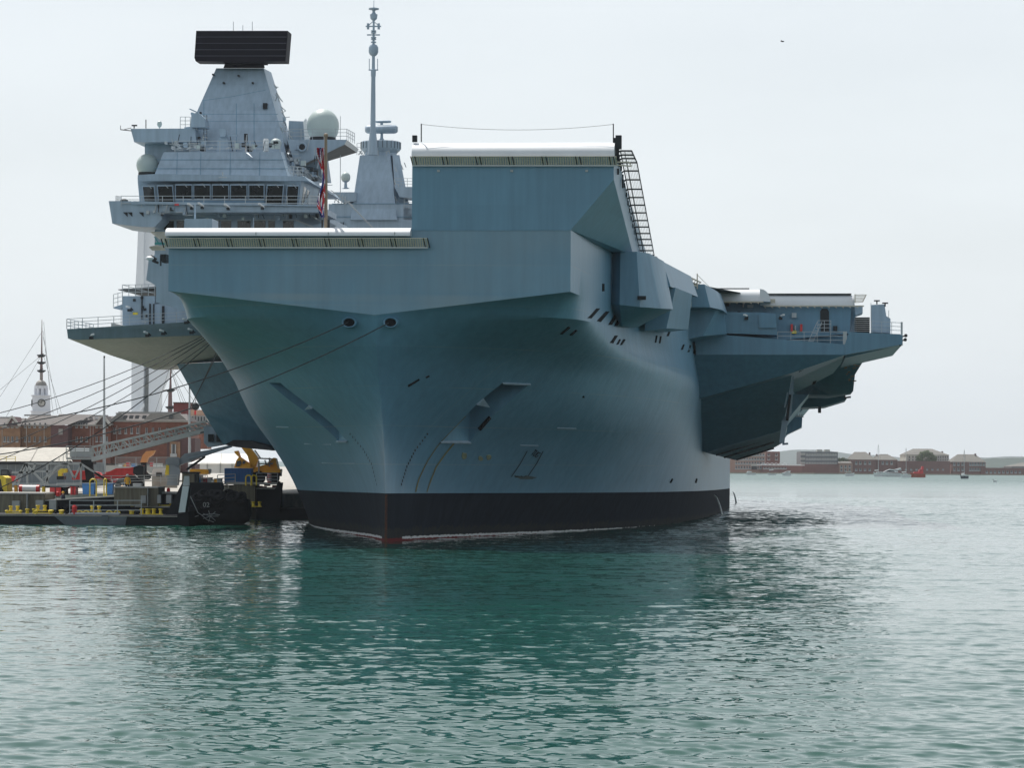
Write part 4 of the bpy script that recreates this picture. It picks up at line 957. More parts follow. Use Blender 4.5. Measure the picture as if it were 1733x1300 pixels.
# ================================================================ WATER
def build_water():
    m=bpy.data.materials.new('harbour_water'); m.use_nodes=True; t=m.node_tree; b=t.nodes['Principled BSDF']; N=t.nodes.new; L=t.links.new
    b.inputs['Base Color'].default_value=(.010,.070,.049,1); b.inputs['Roughness'].default_value=.03; b.inputs['IOR'].default_value=1.333
    g=N('ShaderNodeNewGeometry'); acc=None
    # ripples smaller than the mesh carries: slopes from layered noise laid over the ground plan
    for sc,st,amp in((1.3,(.45,1.,1),.16),(4.5,(.42,1.,1),.34),(.12,(.5,1,1),.03)):
        mp=N('ShaderNodeMapping'); mp.inputs['Scale'].default_value=st; mp.inputs['Rotation'].default_value=(0,0,.2); L(g.outputs['Position'],mp.inputs[0])
        n=N('ShaderNodeTexNoise'); n.inputs['Scale'].default_value=sc; n.inputs['Detail'].default_value=3; n.inputs['Roughness'].default_value=.55; L(mp.outputs[0],n.inputs['Vector'])
        s=N('ShaderNodeVectorMath'); s.operation='SUBTRACT'; L(n.outputs['Color'],s.inputs[0]); s.inputs[1].default_value=(.5,.5,.5)
        k=N('ShaderNodeVectorMath'); k.operation='MULTIPLY'; L(s.outputs[0],k.inputs[0]); k.inputs[1].default_value=(amp*.7,amp,0)
        if acc is None: acc=k.outputs[0]
        else:
            a=N('ShaderNodeVectorMath'); a.operation='ADD'; L(acc,a.inputs[0]); L(k.outputs[0],a.inputs[1]); acc=a.outputs[0]
    # calmer and rougher lanes
    mp=N('ShaderNodeMapping'); mp.inputs['Scale'].default_value=(.35,1,1); L(g.outputs['Position'],mp.inputs[0])
    n=N('ShaderNodeTexNoise'); n.inputs['Scale'].default_value=.045; n.inputs['Detail'].default_value=4; L(mp.outputs[0],n.inputs['Vector'])
    mr=N('ShaderNodeMapRange'); mr.inputs[1].default_value=.35; mr.inputs[2].default_value=.65; mr.inputs[3].default_value=.45; mr.inputs[4].default_value=1.35; L(n.outputs['Fac'],mr.inputs[0])
    # out in the open harbour beyond the berth the breeze roughens the surface
    sp=N('ShaderNodeSeparateXYZ'); L(g.outputs['Position'],sp.inputs[0])
    wd=N('ShaderNodeMapRange'); L(sp.outputs[1],wd.inputs[0]); wd.inputs[1].default_value=120; wd.inputs[2].default_value=340; wd.inputs[3].default_value=1.; wd.inputs[4].default_value=1.7
    rr=N('ShaderNodeMapRange'); L(sp.outputs[1],rr.inputs[0]); rr.inputs[1].default_value=420; rr.inputs[2].default_value=1100; rr.inputs[3].default_value=.03; rr.inputs[4].default_value=.28; L(rr.outputs[0],b.inputs['Roughness'])
    mm=N('ShaderNodeMath'); mm.operation='MULTIPLY'; L(mr.outputs[0],mm.inputs[0]); L(wd.outputs[0],mm.inputs[1])
    k=N('ShaderNodeVectorMath'); k.operation='SCALE'; L(acc,k.inputs[0]); L(mm.outputs[0],k.inputs[3])
    a=N('ShaderNodeVectorMath'); a.operation='ADD'; L(k.outputs[0],a.inputs[0]); L(g.outputs['Normal'],a.inputs[1])
    nn=N('ShaderNodeVectorMath'); nn.operation='NORMALIZE'; L(a.outputs[0],nn.inputs[0]); L(nn.outputs[0],b.inputs['Normal'])
    # fan shaped sheet, fine near, coarse far, with real waves
    v=np.concatenate([np.arange(640,170,-.6),np.arange(170,125,-.3),np.arange(125,56,-.13),np.geomspace(56,2.2,200)]); D=CH*PF/v
    ncol=780; u=np.linspace(-.235,.235,ncol); X=np.outer(D,u); Y=np.repeat(D[:,None],ncol,1); Z=np.zeros_like(X)
    dy=np.gradient(D)[:,None]; dx=(D*(u[1]-u[0]))[:,None]
    r=np.random.RandomState(11)
    gust=1+1.3*np.clip((Y-205)/70.,0,1)
    patch=.75+.35*np.sin(X*.021+Y*.013+1)*np.sin(X*-.011+Y*.034)+.25*np.sin(X*.06+Y*.05+2)*np.sin(Y*.083-X*.03)
    for i in range(110):
        lam=.4*(6/.4)**(r.rand()); th=R(90)+r.randn()*R(34); kx,ky=2*math.pi/lam*math.cos(th),2*math.pi/lam*math.sin(th)
        slope=.0098*(lam/1.6)**-.6; A=slope/(2*math.pi/lam); ph=r.rand()*6.28
        att=np.clip((lam/np.maximum(dy*abs(math.sin(th)),dx*.8)-2.)/2.5,0,1)
        Z+=A*att*patch*gust*np.sin(kx*X+ky*Y+ph+.6*np.sin(X*.05*(1+r.rand())+Y*.04))
    Z*=np.clip((.235-np.abs(u))/.03,0,1)[None,:]*np.clip((np.arange(len(D))/30.),0,1)[:,None]*np.clip(((len(D)-1-np.arange(len(D)))/30.),0,1)[:,None]
    nr=len(D); co_=np.stack([X,Y,Z],-1).reshape(-1,3).astype(np.float32)
    idx=(np.arange(nr-1)[:,None]*ncol+np.arange(ncol-1)[None]).ravel(); q4=np.stack([idx,idx+1,idx+ncol+1,idx+ncol],1)
    # the rest of the harbour round the fan, meeting it edge to edge
    B_=15000.; D0,D1=float(D[0]),float(D[-1]); U=.235; bi=len(co_)
    e=np.array([[-U*D0,D0,0],[-U*D1,D1,0],[-B_,D1,0],[-B_,D0,0],[U*D0,D0,0],[U*D1,D1,0],[B_,D1,0],[B_,D0,0],[-B_,-B_,0],[B_,-B_,0],[-B_,B_,0],[B_,B_,0]],np.float32)
    co_=np.concatenate([co_,e]); q4=np.concatenate([q4,[[bi+3,bi,bi+1,bi+2],[bi+4,bi+7,bi+6,bi+5],[bi+8,bi+9,bi+7,bi+3],[bi+2,bi+6,bi+11,bi+10]]])
    me=bpy.data.meshes.new('water'); me.vertices.add(len(co_)); me.vertices.foreach_set('co',co_.ravel()); nf=len(q4)
    me.loops.add(nf*4); me.loops.foreach_set('vertex_index',q4.ravel().astype(np.int32)); me.polygons.add(nf)
    me.polygons.foreach_set('loop_start',np.arange(nf,dtype=np.int32)*4); me.polygons.foreach_set('loop_total',np.full(nf,4,np.int32))
    me.polygons.foreach_set('use_smooth',np.ones(nf,bool)); me.update(); me.validate(); me.materials.append(m)
    o=bpy.data.objects.new('water',me); COL.objects.link(o); tag(o,'green harbour water with small ripples',None,None,'structure')
build_water()
# ================================================================ helpers for the shore
def pb(m,T,x0,x1,y0,y1,d0,dep):
    """box seen at photo rectangle x0..x1, y0..y1, its front d0 behind the thing's distance"""
    A=T.p(x0,y1,d0);B=T.p(x1,y0,d0); m.box(A.x,B.x,d0,d0+dep,A.z,B.z)
def px_(m,T,pts,d0,dep): m.ext([T.p(x,y,d0) for x,y in pts],(0,dep,0))
def gable(T,x0,x1,ye,yr,d0,dep,m,hip=0,over=1.,hipr=None,ridge_along=True):
    """pitched roof whose ridge runs across the view"""
    A=T.p(x0-over,ye,d0);B=T.p(x1+over,ye,d0);zr=T.p(x0,yr,d0+dep/2).z; h=hip/T.s; h2=(hip if hipr is None else hipr)/T.s; y0,y1=d0-.3,d0+dep+.3; ym=(y0+y1)/2; z=A.z
    m.add([(A.x,y0,z),(B.x,y0,z),(B.x,y1,z),(A.x,y1,z),(A.x+h,ym,zr),(B.x-h2,ym,zr)],[[0,1,5,4],[1,2,5],[2,3,4,5],[3,0,4],[0,3,2,1]])
def gable_end(T,x0,x1,ye,yr,d0,dep,m):
    A=T.p(x0,ye,d0);B=T.p(x1,ye,d0);C=T.p((x0+x1)/2,yr,d0); m.ext([A,B,C],(0,dep,0))
def wins(T,xs,y0,y1,w_,d0,parent,name='window',gm=farglass,fm=winpale,fr=.12):
    for x in xs:
        m=MB(gm); A=T.p(x-w_/2,y1,d0);B=T.p(x+w_/2,y0,d0); m.box(A.x,B.x,d0-.10,d0+.05,A.z,B.z); m.use(fm)
        m.box(A.x-fr,B.x+fr,d0-.22,d0-.02,A.z-fr*1.6,A.z); m.box(A.x-fr*.5,A.x,d0-.16,d0-.02,A.z,B.z); m.box(B.x,B.x+fr*.5,d0-.16,d0-.02,A.z,B.z)
        m.build(name,parent)
# ================================================================ QUAY
QZ=2.35
m=MB(concrete); 
m.ext([(-420,283,0),(-66,283,0),(-26,283,0),(-2,330,0),(40,560,0),(80,1500,0),(-420,1500,0)],(0,0,QZ)); m.add([(-420,283,-3),(-26,283,-3),(-26,283,.01),(-420,283,.01)],[[0,1,2,3]])
qo=m.build('quay'); tag(qo,'concrete quay behind the floating pontoons',None,None,'structure')
# ---------------- near pontoon
T=Thing('mooring_pontoon','near black pontoon with a pale grey bow plate and yellow bollards','pontoon',150,252)
m=MB(bargem); pb(m,T,-60,302,873,893,0,8); m.use(bargeg); A=T.p(95,873,-.05);B=T.p(215,889,-.05)
m.add([T.p(92,874,-.06),T.p(215,874,-.06),T.p(212,889,-.06),T.p(110,889,-.06)],[[0,1,2,3]]); m.use(concrete); m.box(T.p(-60,873,0).x,T.p(302,873,0).x,-.1,8,T.p(0,873).z,T.p(0,873).z+.06); m.build('pontoon_hull',T)
m=MB(bargem); px_(m,T,[(300,872),(318,866),(320,893),(300,893)],-.3,6); px_(m,T,[(280,872),(302,871),(312,818),(308,818)],.3,.4); m.build('end_buttress',T)
m=MB(pale_sunlit); px_(m,T,[(302,868),(313,867),(320,823),(309,823)],-.8,.35); m.use(darkm); m.add([T.p(313.2,867,-.5),T.p(320.2,823,-.5),T.p(324,826,2),T.p(318,866,2)],[[0,1,2,3]]); m.use(rail_m)
px_(m,T,[(309,822),(312,806),(320,806),(321,822)],-.4,.15); m.build('bow_plate',T)
def bollard(T,x,y,kind,d0):
    m=MB(yellow); c=T.p(x,y,d0); 
    if kind==0:
        for dx in(-.3,.3): m.lathe(c+Vector((dx,0,0)),[(.16,0),(.13,.35),(.2,.42),(.16,.5)],10)
        m.box(c.x-.5,c.x+.5,d0-.2,d0+.2,c.z-.02,c.z+.06)
    elif kind==1: m.torus(c+Vector((0,0,.05)),.26,.075,'y',10,6,0,math.pi); 
    elif kind==2: m.lathe(c,[(.2,0),(.2,.26),(.26,.3),(.26,.36),(.1,.4)],12); m.use(rubber); m.lathe(c+Vector((.42,.1,0)),[(.13,0),(.13,.25)],10)
    else:
        m.box(c.x-.6,c.x+.6,d0-.1,d0+.1,c.z+.08,c.z+.16)
        for dx in(-.6,.6): m.lathe(c+Vector((dx,0,0)),[(.17,0),(.1,.08),(.1,.2),(.17,.27),(.12,.36),(.02,.38)],12)
    m.build('bollard',T)
for x,k in((23,3),(52,0),(73,3),(86,2),(104,2),(135,1),(146,1),(163,1),(185,1),(198,1),(223,2),(246,0),(255,0),(266,0)): bollard(T,x,871,k,2+random.random()*3)
bollard(T,24,866,0,5); bollard(T,70,865,0,5); bollard(T,162,866,0,6)
m=MB(rail_m); m.rail([T.p(118,872,1.),T.p(239,872,1.)],1.25,2.2,.035); m.box(T.p(118,872,0).x,T.p(200,872,0).x,.8,1.4,T.p(118,872).z,T.p(118,868).z); m.build('pontoon_railing',T)
m=MB(red); m.lathe(T.p(126,866,1),[(.16,-.45),(.22,-.2),(.22,.4),(.12,.55)],10); m.build('extinguisher_case',T)
m=MB(bargeg); px_(m,T,[(172,873),(183,873),(183,881),(172,881)],-.2,.1); m.build('boarding_plate',T)
# ---------------- second row : timber faced caissons
T2=Thing('mooring_caisson','row of timber faced caissons behind the near pontoon','pontoon',150,262)
m=MB(timber); pb(m,T2,-60,75,836,868,0,6); pb(m,T2,193,268,826,856,0,5); m.build('timber_facing',T2)
m=MB(bargem); px_(m,T2,[(64,868),(64,846),(75,847),(210,841),(232,841),(232,868)],.6,6); pb(m,T2,228,302,857,869,.5,5); pb(m,T2,268,302,836,858,3,4); pb(m,T2,-60,302,866,890,1,8); m.build('caisson_hull',T2)
m=MB(stone); px_(m,T2,[(75,846.5),(208,838.5),(208,840.5),(75,848.5)],.4,5); pb(m,T2,268,300,833,836,2.6,4); pb(m,T2,228,290,857,859,.2,4); pb(m,T2,193,268,824.5,826,-.1,5); pb(m,T2,-60,75,834.5,836,-.1,6); m.build('caisson_deck',T2)
m=MB(steel); 
for x0,x1,y0,y1 in((20,33,848,868),(60,73,847,864),(83,95,846,863),(238,247,839,852),(266,272,838,852),(281,290,838,852),(44.5,46.5,836,868),(249,250.5,826,858)): pb(m,T2,x0,x1,y0,y1,-.5,.6)
m.build('steel_locker',T2)
for x,k in((235,3),(245,0),(262,0),(278,3)): bollard(T2,x,858,k,.5)
m=MB(rubber)
for x in(70,97,117): m.torus(T2.p(x,864,.3),.4,.16)
m.build('tyre_fender',T2)
m=MB(yellow)
for x0,x1 in((152,163),(176,180)):
    for dd in(0,1.2):
        A=T2.p(x0,840,.8+dd);B=T2.p(x1,840,.8+dd);r_=(B.x-A.x)/2; h=T2.p(x0,811,.8).z-A.z
        m.tube([A,A+Vector((0,0,h-r_))]+[Vector(((A.x+B.x)/2-r_*math.cos(t),A.y,A.z+h-r_+r_*math.sin(t))) for t in [math.pi*k/8 for k in range(1,8)]]+[B+Vector((0,0,h-r_)),B],.06,6)
m.build('hoop_rail',T2)
# ---------------- inshore pontoon beyond the fender
T3=Thing('mooring_pontoon','darker pontoon behind the tyre fender with a raked end','pontoon',440,282,group=None)
m=MB(bargem); pb(m,T3,433,520,861,884,0,9); px_(m,T3,[(446,868),(474,868),(474,815),(471,815)],-.3,.5); px_(m,T3,[(466,867),(473,867),(479,817),(472,817)],-.7,.3); m.build('pontoon_hull',T3)
m=MB(timber); pb(m,T3,395,432,819,852,1,5); m.use(bargem); pb(m,T3,432,470,826,862,2,6); m.use(stone); pb(m,T3,383,470,817.5,820,.8,6) ; pb(m,T3,432,470,826,828,1.6,6); m.build('timber_facing',T3)
bollard(T3,434,858,0,1)
m=MB(yellow)
for x0,x1 in((416,425),(426,434)):
    A=T3.p(x0,822,.6);B=T3.p(x1,822,.6);r_=(B.x-A.x)/2; h=T3.p(x0,804.5,.6).z-A.z
    m.tube([A,A+Vector((0,0,h-r_))]+[Vector(((A.x+B.x)/2-r_*math.cos(t),A.y,A.z+h-r_+r_*math.sin(t))) for t in [math.pi*k/8 for k in range(1,8)]]+[B+Vector((0,0,h-r_)),B],.07,6)
m.build('hoop_rail',T3)
m=MB(rail_m); m.rail([T3.p(368,822,1),T3.p(398,820,1)],1.,1.2,.035); m.rail([T3.p(434,817,3),T3.p(470,817,3)],.9,1.4,.035); m.build('pontoon_railing',T3)
m=MB(bargem); pb(m,T3,318,425,822,846,3,5); m.use(timber); pb(m,T3,375,400,822,838,1.8,.4); m.build('fender_backing',T3)
T=Thing('mooring_line_coil','heap of pale rope coiled on the dark pontoon ledge','rope coil',377,281,0)
m=MB(mat('pale_rope',(.45,.42,.36),.9))
for k in range(7): m.torus(T.p(377+random.uniform(-4,4),831-k*.9,1.2),.28+.1*random.random(),.07,'z' if k%2 else 'y',14,6)
m.build('coil',T)
T=Thing('striped_spring_buoy','red and white striped pole with coils on the far pontoon','buoy',456,284,0)
m=MB(white,red)
for k in range(10): m.use(red if k%2 else white); m.lathe(T.p(456,819-k*1.9,2),[(.2,0),(.2,.11)],10)
m.build('striped_pole',T); m=MB(red)
for x,y,w_ in((447,826,8),(452,822,10),(464,824,7),(441,825,5)): pb(m,T,x-w_/2,x+w_/2,y-2.5,y+1,1.,.6)
m.build('base_clamp',T)
# ---------------- the big tyre covered fender
T=Thing('pneumatic_fender','huge black floating fender covered in old tyres and chains','fender',375,256)
m=MB(rubber); c=T.p(372,864,2.5); Lx=(T.p(430,864).x-T.p(322,864).x)/2; rr=1.38
prof=[(.35,-Lx),(.9,-Lx*.93),(1.25,-Lx*.75),(rr,-Lx*.4),(rr,Lx*.4),(1.25,Lx*.75),(.9,Lx*.93),(.35,Lx)]; m.lathe(c,prof,24,'x'); m.build('fender_body',T)
random.seed(21)
for k in range(34):
    t=random.uniform(-Lx*.85,Lx*.9); an=random.uniform(-.3,3.3); r0=rr*(1 if abs(t)<Lx*.5 else .86)+.08
    p=c+Vector((t,-r0*math.cos(an-1.2) if True else 0,r0*math.sin(an-.4))); m=MB(rubber)
    d=Vector((random.uniform(-.5,.5),p.y-c.y,p.z-c.z)).normalized(); u=d.orthogonal().normalized(); v=d.cross(u); R_=random.uniform(.38,.5)
    m.tube([p+(u*math.cos(s)+v*math.sin(s))*R_ for s in [2*math.pi*i/14 for i in range(15)]],.15,7); m.build('tyre',T)
m=MB(steel)
for pts in([(322,840),(335,868),(341,872),(360,870),(372,872)],[(336,873),(322,877),(315,875)],[(341,872),(350,880),(362,884)]):
    m.tube([T.p(x,y,.8) for x,y in pts],.035,5)
for k in range(7): an=k*.9; p=T.p(356,874,.7); m.bar(p,p+Vector((.7*math.cos(an),0,.5*math.sin(an))),.05)
m.build('chain_net',T,split=False)
m=MB(bargem); px_(m,T,[(318,845),(320,817),(372,817),(374,828),(366,838),(360,846)],4,3); px_(m,T,[(318,893),(320,845),(330,845),(330,893)],1,4); m.build('fender_hopper',T)
Mx=Matrix.Rotation(math.pi/2,4,'X'); Mx.translation=T.p(349,855,.2); text_mesh('02',.6,'fender_number',mat('faded_white_marking',(.35,.35,.34),.8),T.o,Mx)
# ---------------- gangway and its tower
T=Thing('gangway_tower','grey lattice steel tower carrying the landing of the ships gangway','gangway tower',110,290,QZ)
m=MB(steel); s=lambda x,y,d=0:T.p(x,y,d)
for dd in(0,3.5):
    for (x0,y0,x1,y1) in((22,820,43,785),(43,785,137,785),(137,785,192,820),(43,785,75,819),(43,785,30,820),(60,785,54,800),(75,819,95,790),(95,790,113,785),(113,785,126,810),(126,810,137,787),(80,787,80,820),(137,785,137,820),(46,785,46,820),(20,800,54,800),(54,798,88,798),(160,800,192,820)):
        m.bar(s(x0,y0,dd),s(x1,y1,dd),.19)
m.bar(s(20,821,-.3),s(203,820,-.3),.14); m.build('lattice_frame',T)
m=MB(steel)
for k in range(12): f=k/11; m.bar(s(70+f*45,812-f*32,1),s(74+f*45,812-f*32,1),.3,.06)
m.bar(s(70,812,1),s(115,780,1),.12);m.bar(s(76,812,1),s(120,780,1),.12); m.bar(s(70,795,1),s(113,764,1),.06); 
for k in range(7): f=k/6; m.bar(s(72+f*42,811-f*31,1),s(72+f*42,796-f*31,1),.05)
m.build('stair',T)
m=MB(steel); pb(m,T,112,160,775,778,0,3.5); pb(m,T,118,156,758,774,3.3,.1); m.rail([s(112,775,0),s(158,775,0)],1.15,1.,.035); m.rail([s(112,775,3.5),s(158,775,3.5)],1.15,1.,.035)
m.use(white); pb(m,T,121,151,759,764,3.2,.05); m.use(darkm); pb(m,T,137,157,778,786,.5,2.5); m.bar(s(150,785,1.5),s(154,820,1.5),.8); m.build('landing',T)
m=MB(steel); 
for dd in(.2,2.6):
    bot0,bot1,top0,top1=s(156,778,dd),s(372,722,dd-8),s(156,757,dd),s(350,713,dd-8)
    m.bar(bot0,bot1,.3,.45); m.bar(top0,top1,.2); m.bar(bot0.lerp(top0,.5),bot1.lerp(top1,.5),.1)
    n=22
    for k in range(n):
        a=k/n;b=(k+1)/n; m.bar(bot0.lerp(bot1,a),top0.lerp(top1,a),.12); m.bar(bot0.lerp(bot1,a),top0.lerp(top1,b),.1) if k%2 else m.bar(top0.lerp(top1,a),bot0.lerp(bot1,b),.1)
m.use(concrete); A=s(156,777,.2);B=s(372,721,-7.8); m.loft([[A,A+Vector((0,2.4,0)),A+Vector((0,2.4,.1)),A+Vector((0,0,.1))],[B,B+Vector((0,2.4,0)),B+Vector((0,2.4,.1)),B+Vector((0,0,.1))]])
m.use(darkm); m.bar(s(200,771,-.2),s(372,724,-8.2),.14)
g=Thing('ship_gangway','long grey truss gangway rising to an opening in the carrier side','gangway',260,290,QZ); oo=m.build('truss',g); oo.location=T.loc-g.loc
m=MB(darkm); oo=None; pb(m,g,352,361,735,748,-9,.5); pb(m,g,366,376,731,748,-9,.5); m.use(pane_grey); px_(m,g,[(345,722),(376,722),(376,753),(352,757),(345,750)],-8.6,3); m.build('head_box',g)
# ---------------- quay clutter
def simple(name,label,cat,parts,px,D,group=None):
    """parts: (part name, material, [(x0,x1,y0,y1,d0,depth)|pixel polygon, d0, depth])"""
    T=Thing(name,label,cat,px,D,QZ,group)
    for pn,ma,shapes in parts:
        m=MB(ma)
        for sh in shapes:
            if isinstance(sh[0],(list,tuple)): px_(m,T,sh[0],sh[1],sh[2])
            else: pb(m,T,*sh)
        m.build(pn,T)
    return T
T=simple('telescopic_crane','red telescopic handler with its boom raised beneath the gangway','crane',[
 ('boom',red,[([(170,806),(196,793),(225,792),(226,805),(190,812),(176,814)],0,1.2),([(176,800),(228,790.5),(243,788),(243,797),(228,800),(196,806)],.2,.8)]),
 ('boom_head',darkm,[([(226,791),(236,787),(243,789),(242,805),(234,807),(225,801)],-.1,1.2)]),
 ('chassis',darkm,[(196,240,812,824,.2,2.4),([(200,811),(222,803),(234,811),(232,815),(200,815)],0,1.5)]),
 ('counterweight',red,[(122,146,797,812,.3,2),([(146,797),(168,800),(176,812),(146,812)],.5,1.5),(178,199,813,818,0,2)])],200,294)
for x in(205,233):
    m=MB(rubber); m.lathe(T.p(x,822,0),[(.55,-.2),(.6,-.1),(.6,.2),(.55,.3)],16,'y'); m.build('wheel',T)
simple('excavator_arm','yellow bent machine arm seen through the gangway tower','machine',[('arm',yellow,[([(98,806),(98,797),(103,793.5),(113,793.5),(113,800),(105,801),(105,806)],0,.8)]),('base',darkm,[(96,108,806,812,0,1.5)])],105,293)
T=simple('forklift','yellow cab of a harbour vehicle cut by the left picture edge','vehicle',[('cab',yellow,[([(-30,833),(-30,806),(4,805.5),(10,809),(12,833)],0,3)]),('cab_window',glassm,[([(-24,828),(-24,811),(1,811),(4,828)],-.05,.1)])],0,270)
m=MB(rubber); m.lathe(T.p(-5,834,0),[(.5,-.25),(.62,-.2),(.62,.2),(.5,.3)],16,'y'); m.build('wheel',T)
simple('tractor','dark machine with red trim standing in front of the shed','tractor',[('cab',darkm,[([(0,810),(2,795),(14,795),(18,803),(20,812),(0,812)],0,2)]),('bonnet',red,[(14,26,806,815,-.1,1.5)]),('cab_window',farglass,[(3,12,797,803,-.05,.1)])],10,298)
for x0,x1,y0,y1,ma,lab in((84,103,824,839,red,'red steel skip, left of the grey drum on the caisson'),(119,128,822.5,838,red,'narrow dark red drum right of the grey drum on the caisson')):
    simple('skip',lab,'skip',[('bin',ma,[(x0,x1,y0+1,y1,0,1.6)]),('rim',darkm,[(x0-.6,x1+.6,y0,y0+1.2,-.1,1.8)]),('brace',darkm,[((x0+x1)/2-.5,(x0+x1)/2+.5,y0+1,y1,-.06,.1)])],(x0+x1)/2,268.5)
T=Thing('cable_drum','dark grey cable drum between two red skips','drum',110,268.5,QZ); m=MB(darkm); c=T.p(110,838,.6); m.lathe(c,[(.42,0),(.42,.1),(.3,.14),(.3,.55),(.42,.6),(.42,.72)],16); m.build('drum_body',T); m=MB(steel); m.lathe(c,[(.5,.72),(.5,.78)],16); m.build('drum_lid',T)
for x0,x1,lab in((139,151,'blue wheeled bin, left end of the row of blue bins'),(152.5,160,'blue wheeled bin beside the yellow hoop rail, middle of the row'),(180,191,'blue wheeled bin right of the yellow hoops')):
    simple('wheeled_bin',lab,'bin',[('bin',blue,[([(x0,820.5),(x1,820.5),(x1-1,837),(x0+1,837)],0,1)]),('lid',mat('bin_lid_blue',(.04,.17,.42),.4),[(x0-.4,x1+.4,818.5,820.5,-.1,1.2)])],(x0+x1)/2,268.5,'blue wheeled bins on the caisson')
T=Thing('storage_tank','white horizontal tank with dark red ends behind the caisson','tank',50,272,QZ); m=MB(white); A=T.p(38,828,.5);B=T.p(62,828,.5); m.lathe((0,.5,A.z),[(.36,A.x),(.36,B.x)],16,'x'); m.build('tank_shell',T)
m=MB(red); m.lathe((0,.5,A.z),[(.33,A.x-.3),(.38,A.x-.25),(.38,A.x+.02)],16,'x'); m.lathe((0,.5,A.z),[(.38,B.x-.02),(.38,B.x+.25),(.33,B.x+.3)],16,'x'); m.use(darkm); m.box(A.x,A.x+.2,.2,.8,A.z-.6,A.z-.3); m.box(B.x-.2,B.x,.2,.8,A.z-.6,A.z-.3); m.build('tank_end',T)
T=Thing('quay_railing','long pale handrail along the quay edge above the caissons','railing',110,285,QZ); m=MB(rail_m); m.rail([T.p(-60,836,0),T.p(75,835,0)],.95,1.3,.035); m.rail([T.p(96,822,1),T.p(215,821,1)],.2,6,.04,1); m.rail([T.p(190,830,1),T.p(218,828,1)],1.,1.3,.04); m.rail([T.p(160,820,6),T.p(300,818,6)],.8,1.5,.03); m.build('railing_run',T)
for x,y,lab in((98,838,'small red fitting on the caisson deck beside the skip'),(285,832,'small red lamp on the caisson step near the pontoon bow plate')):
    T=Thing('deck_lamp',lab,'lamp',x,262.4 if x>200 else 262,2); m=MB(red); p=T.p(x,y+2,.5+(3 if x>200 else 0)); m.lathe(p,[(.14,0),(.16,.1),(.16,.34),(.08,.42)],10); m.build('lens',T); m=MB(darkm); m.box(p.x-.18,p.x+.18,p.y-.1,p.y+.1,p.z-.08,p.z+.01); m.build('base',T)
T=simple('tarpaulin_load','orange sheeted load leaning beside the gangway','load',[('sheet',mat('orange_sheet',(.75,.36,.14),.7,var=.15,scale=1.5),[([(237,783),(241,771),(247,764),(262,762.5),(258,770),(250,775),(247,783)],0,1.2)]),('frame',darkm,[(238,248,783,812,.3,.2)])],248,300)
T=simple('site_cabin','white welfare cabin behind the red crane','cabin',[('walls',white,[([(257,813),(257,799),(260,793),(283,792.5),(283,813)],0,2.5)]),('window',farglass,[(264,274,800,807,-.06,.1)]),('skirt',concrete,[(257,300,807,826,-.3,.2)])],270,302)
T=Thing('deck_crane','grey knuckle crane with a long boom pointing right','crane',292,292,QZ)
m=MB(craneg); px_(m,T,[(282,822),(284,800),(280,787),(280,778),(288,774),(300,774),(304,782),(303,790),(300,822)],0,1.6); m.lathe(T.p(292,800,-.2),[(.75,-.05),(.75,.1)],18,'y'); m.build('pedestal',T)
m=MB(craneg); px_(m,T,[(302,779),(312,768),(352,762),(392,753),(392,757),(352,770),(310,785),(302,789)],.3,.8); m.use(pane_grey); m.bar(T.p(318,776,.2),T.p(388,757,.2),.1); m.build('boom',T)
m=MB(darkm); m.bar(T.p(316,795,.2),T.p(347,773,.6),.22); m.build('stay',T)
m=MB(yellow); px_(m,T,[(281,787),(286,788),(286,805),(279,806)],-.3,.3); m.build('guard',T)
T=simple('marquee','large white canvas marquee with a ridged roof','tent',[('walls',canvas,[(338,425,784,801,.3,12)]),('post',steel,[(372,373,784,801,.2,.1),(350,351,784,801,.2,.1),(392,393,784,801,.2,.1)])],380,330)
m=MB(canvas); A=T.p(318,785,0);B=T.p(427,785,0);z=T.p(350,768,6).z; m.add([A,B,(B.x-.6,12,A.z),(A.x+2.5,12,A.z),(A.x+2.2,6,z),(B.x-.8,6,z)],[[0,1,5,4],[1,2,5],[2,3,4,5],[3,0,4],[0,3,2,1]]); m.use(stone); m.bar(T.p(373,785,-.05),Vector((T.p(375,768,6).x,6,z+.03)),.06); m.build('roof',T)
simple('generator_set','orange boxed generator left of the marquee wall','generator',[('casing',orange,[(321,350,794.5,803,0,2),([(350,794.5),(353,797),(353,803),(350,803)],0,2)]),('exhaust',steel,[(352,357,794,801,.2,.5)])],335,296)
T=simple('shipping_container','blue shipping container standing on the quay edge','container',[('body',blue,[(380.5,424,794,819,.1,2.4)]),('corner_post',mat('container_frame_blue',(.03,.17,.46),.5),[(379.6,381.6,793,819.5,0,2.5),(423,425,793,819.5,0,2.5),(381.6,423,793,794.5,0,2.5),(381.6,423,818,819.5,0,2.5)])],402,290)
m=MB(mat('container_frame_blue',(.03,.17,.46),.5))
for k in range(17): m.box(*(lambda a,b_:(a.x,b_.x,.02,.12,a.z,b_.z))(T.p(383+k*2.45,818,0),T.p(384.2+k*2.45,794.6,0)))
m.build('corrugation',T,split=False)
simple('wooden_hut','small brown hut behind the pontoon bow plate','hut',[('walls',timber,[(308,334,801,824,0,2)]),('roof',darkm,[(307,335,799,801.2,-.2,2.4)]),('door',darkm,[(329,333,803,822,-.05,.1)])],320,288)
T=Thing('mobile_crane','orange mobile crane with glazed cab and thick raised boom','crane',430,300,QZ)
m=MB(orange); px_(m,T,[(408,757),(421,755),(437,776),(430,795),(424,790),(419,772)],0,1.4); m.build('boom',T)
m=MB(orange); px_(m,T,[(396,792),(400,779),(404,774),(398,768),(396,764),(402,763),(406,774),(412,778),(424,786),(424,794)],-.4,1.6); m.build('cab',T)
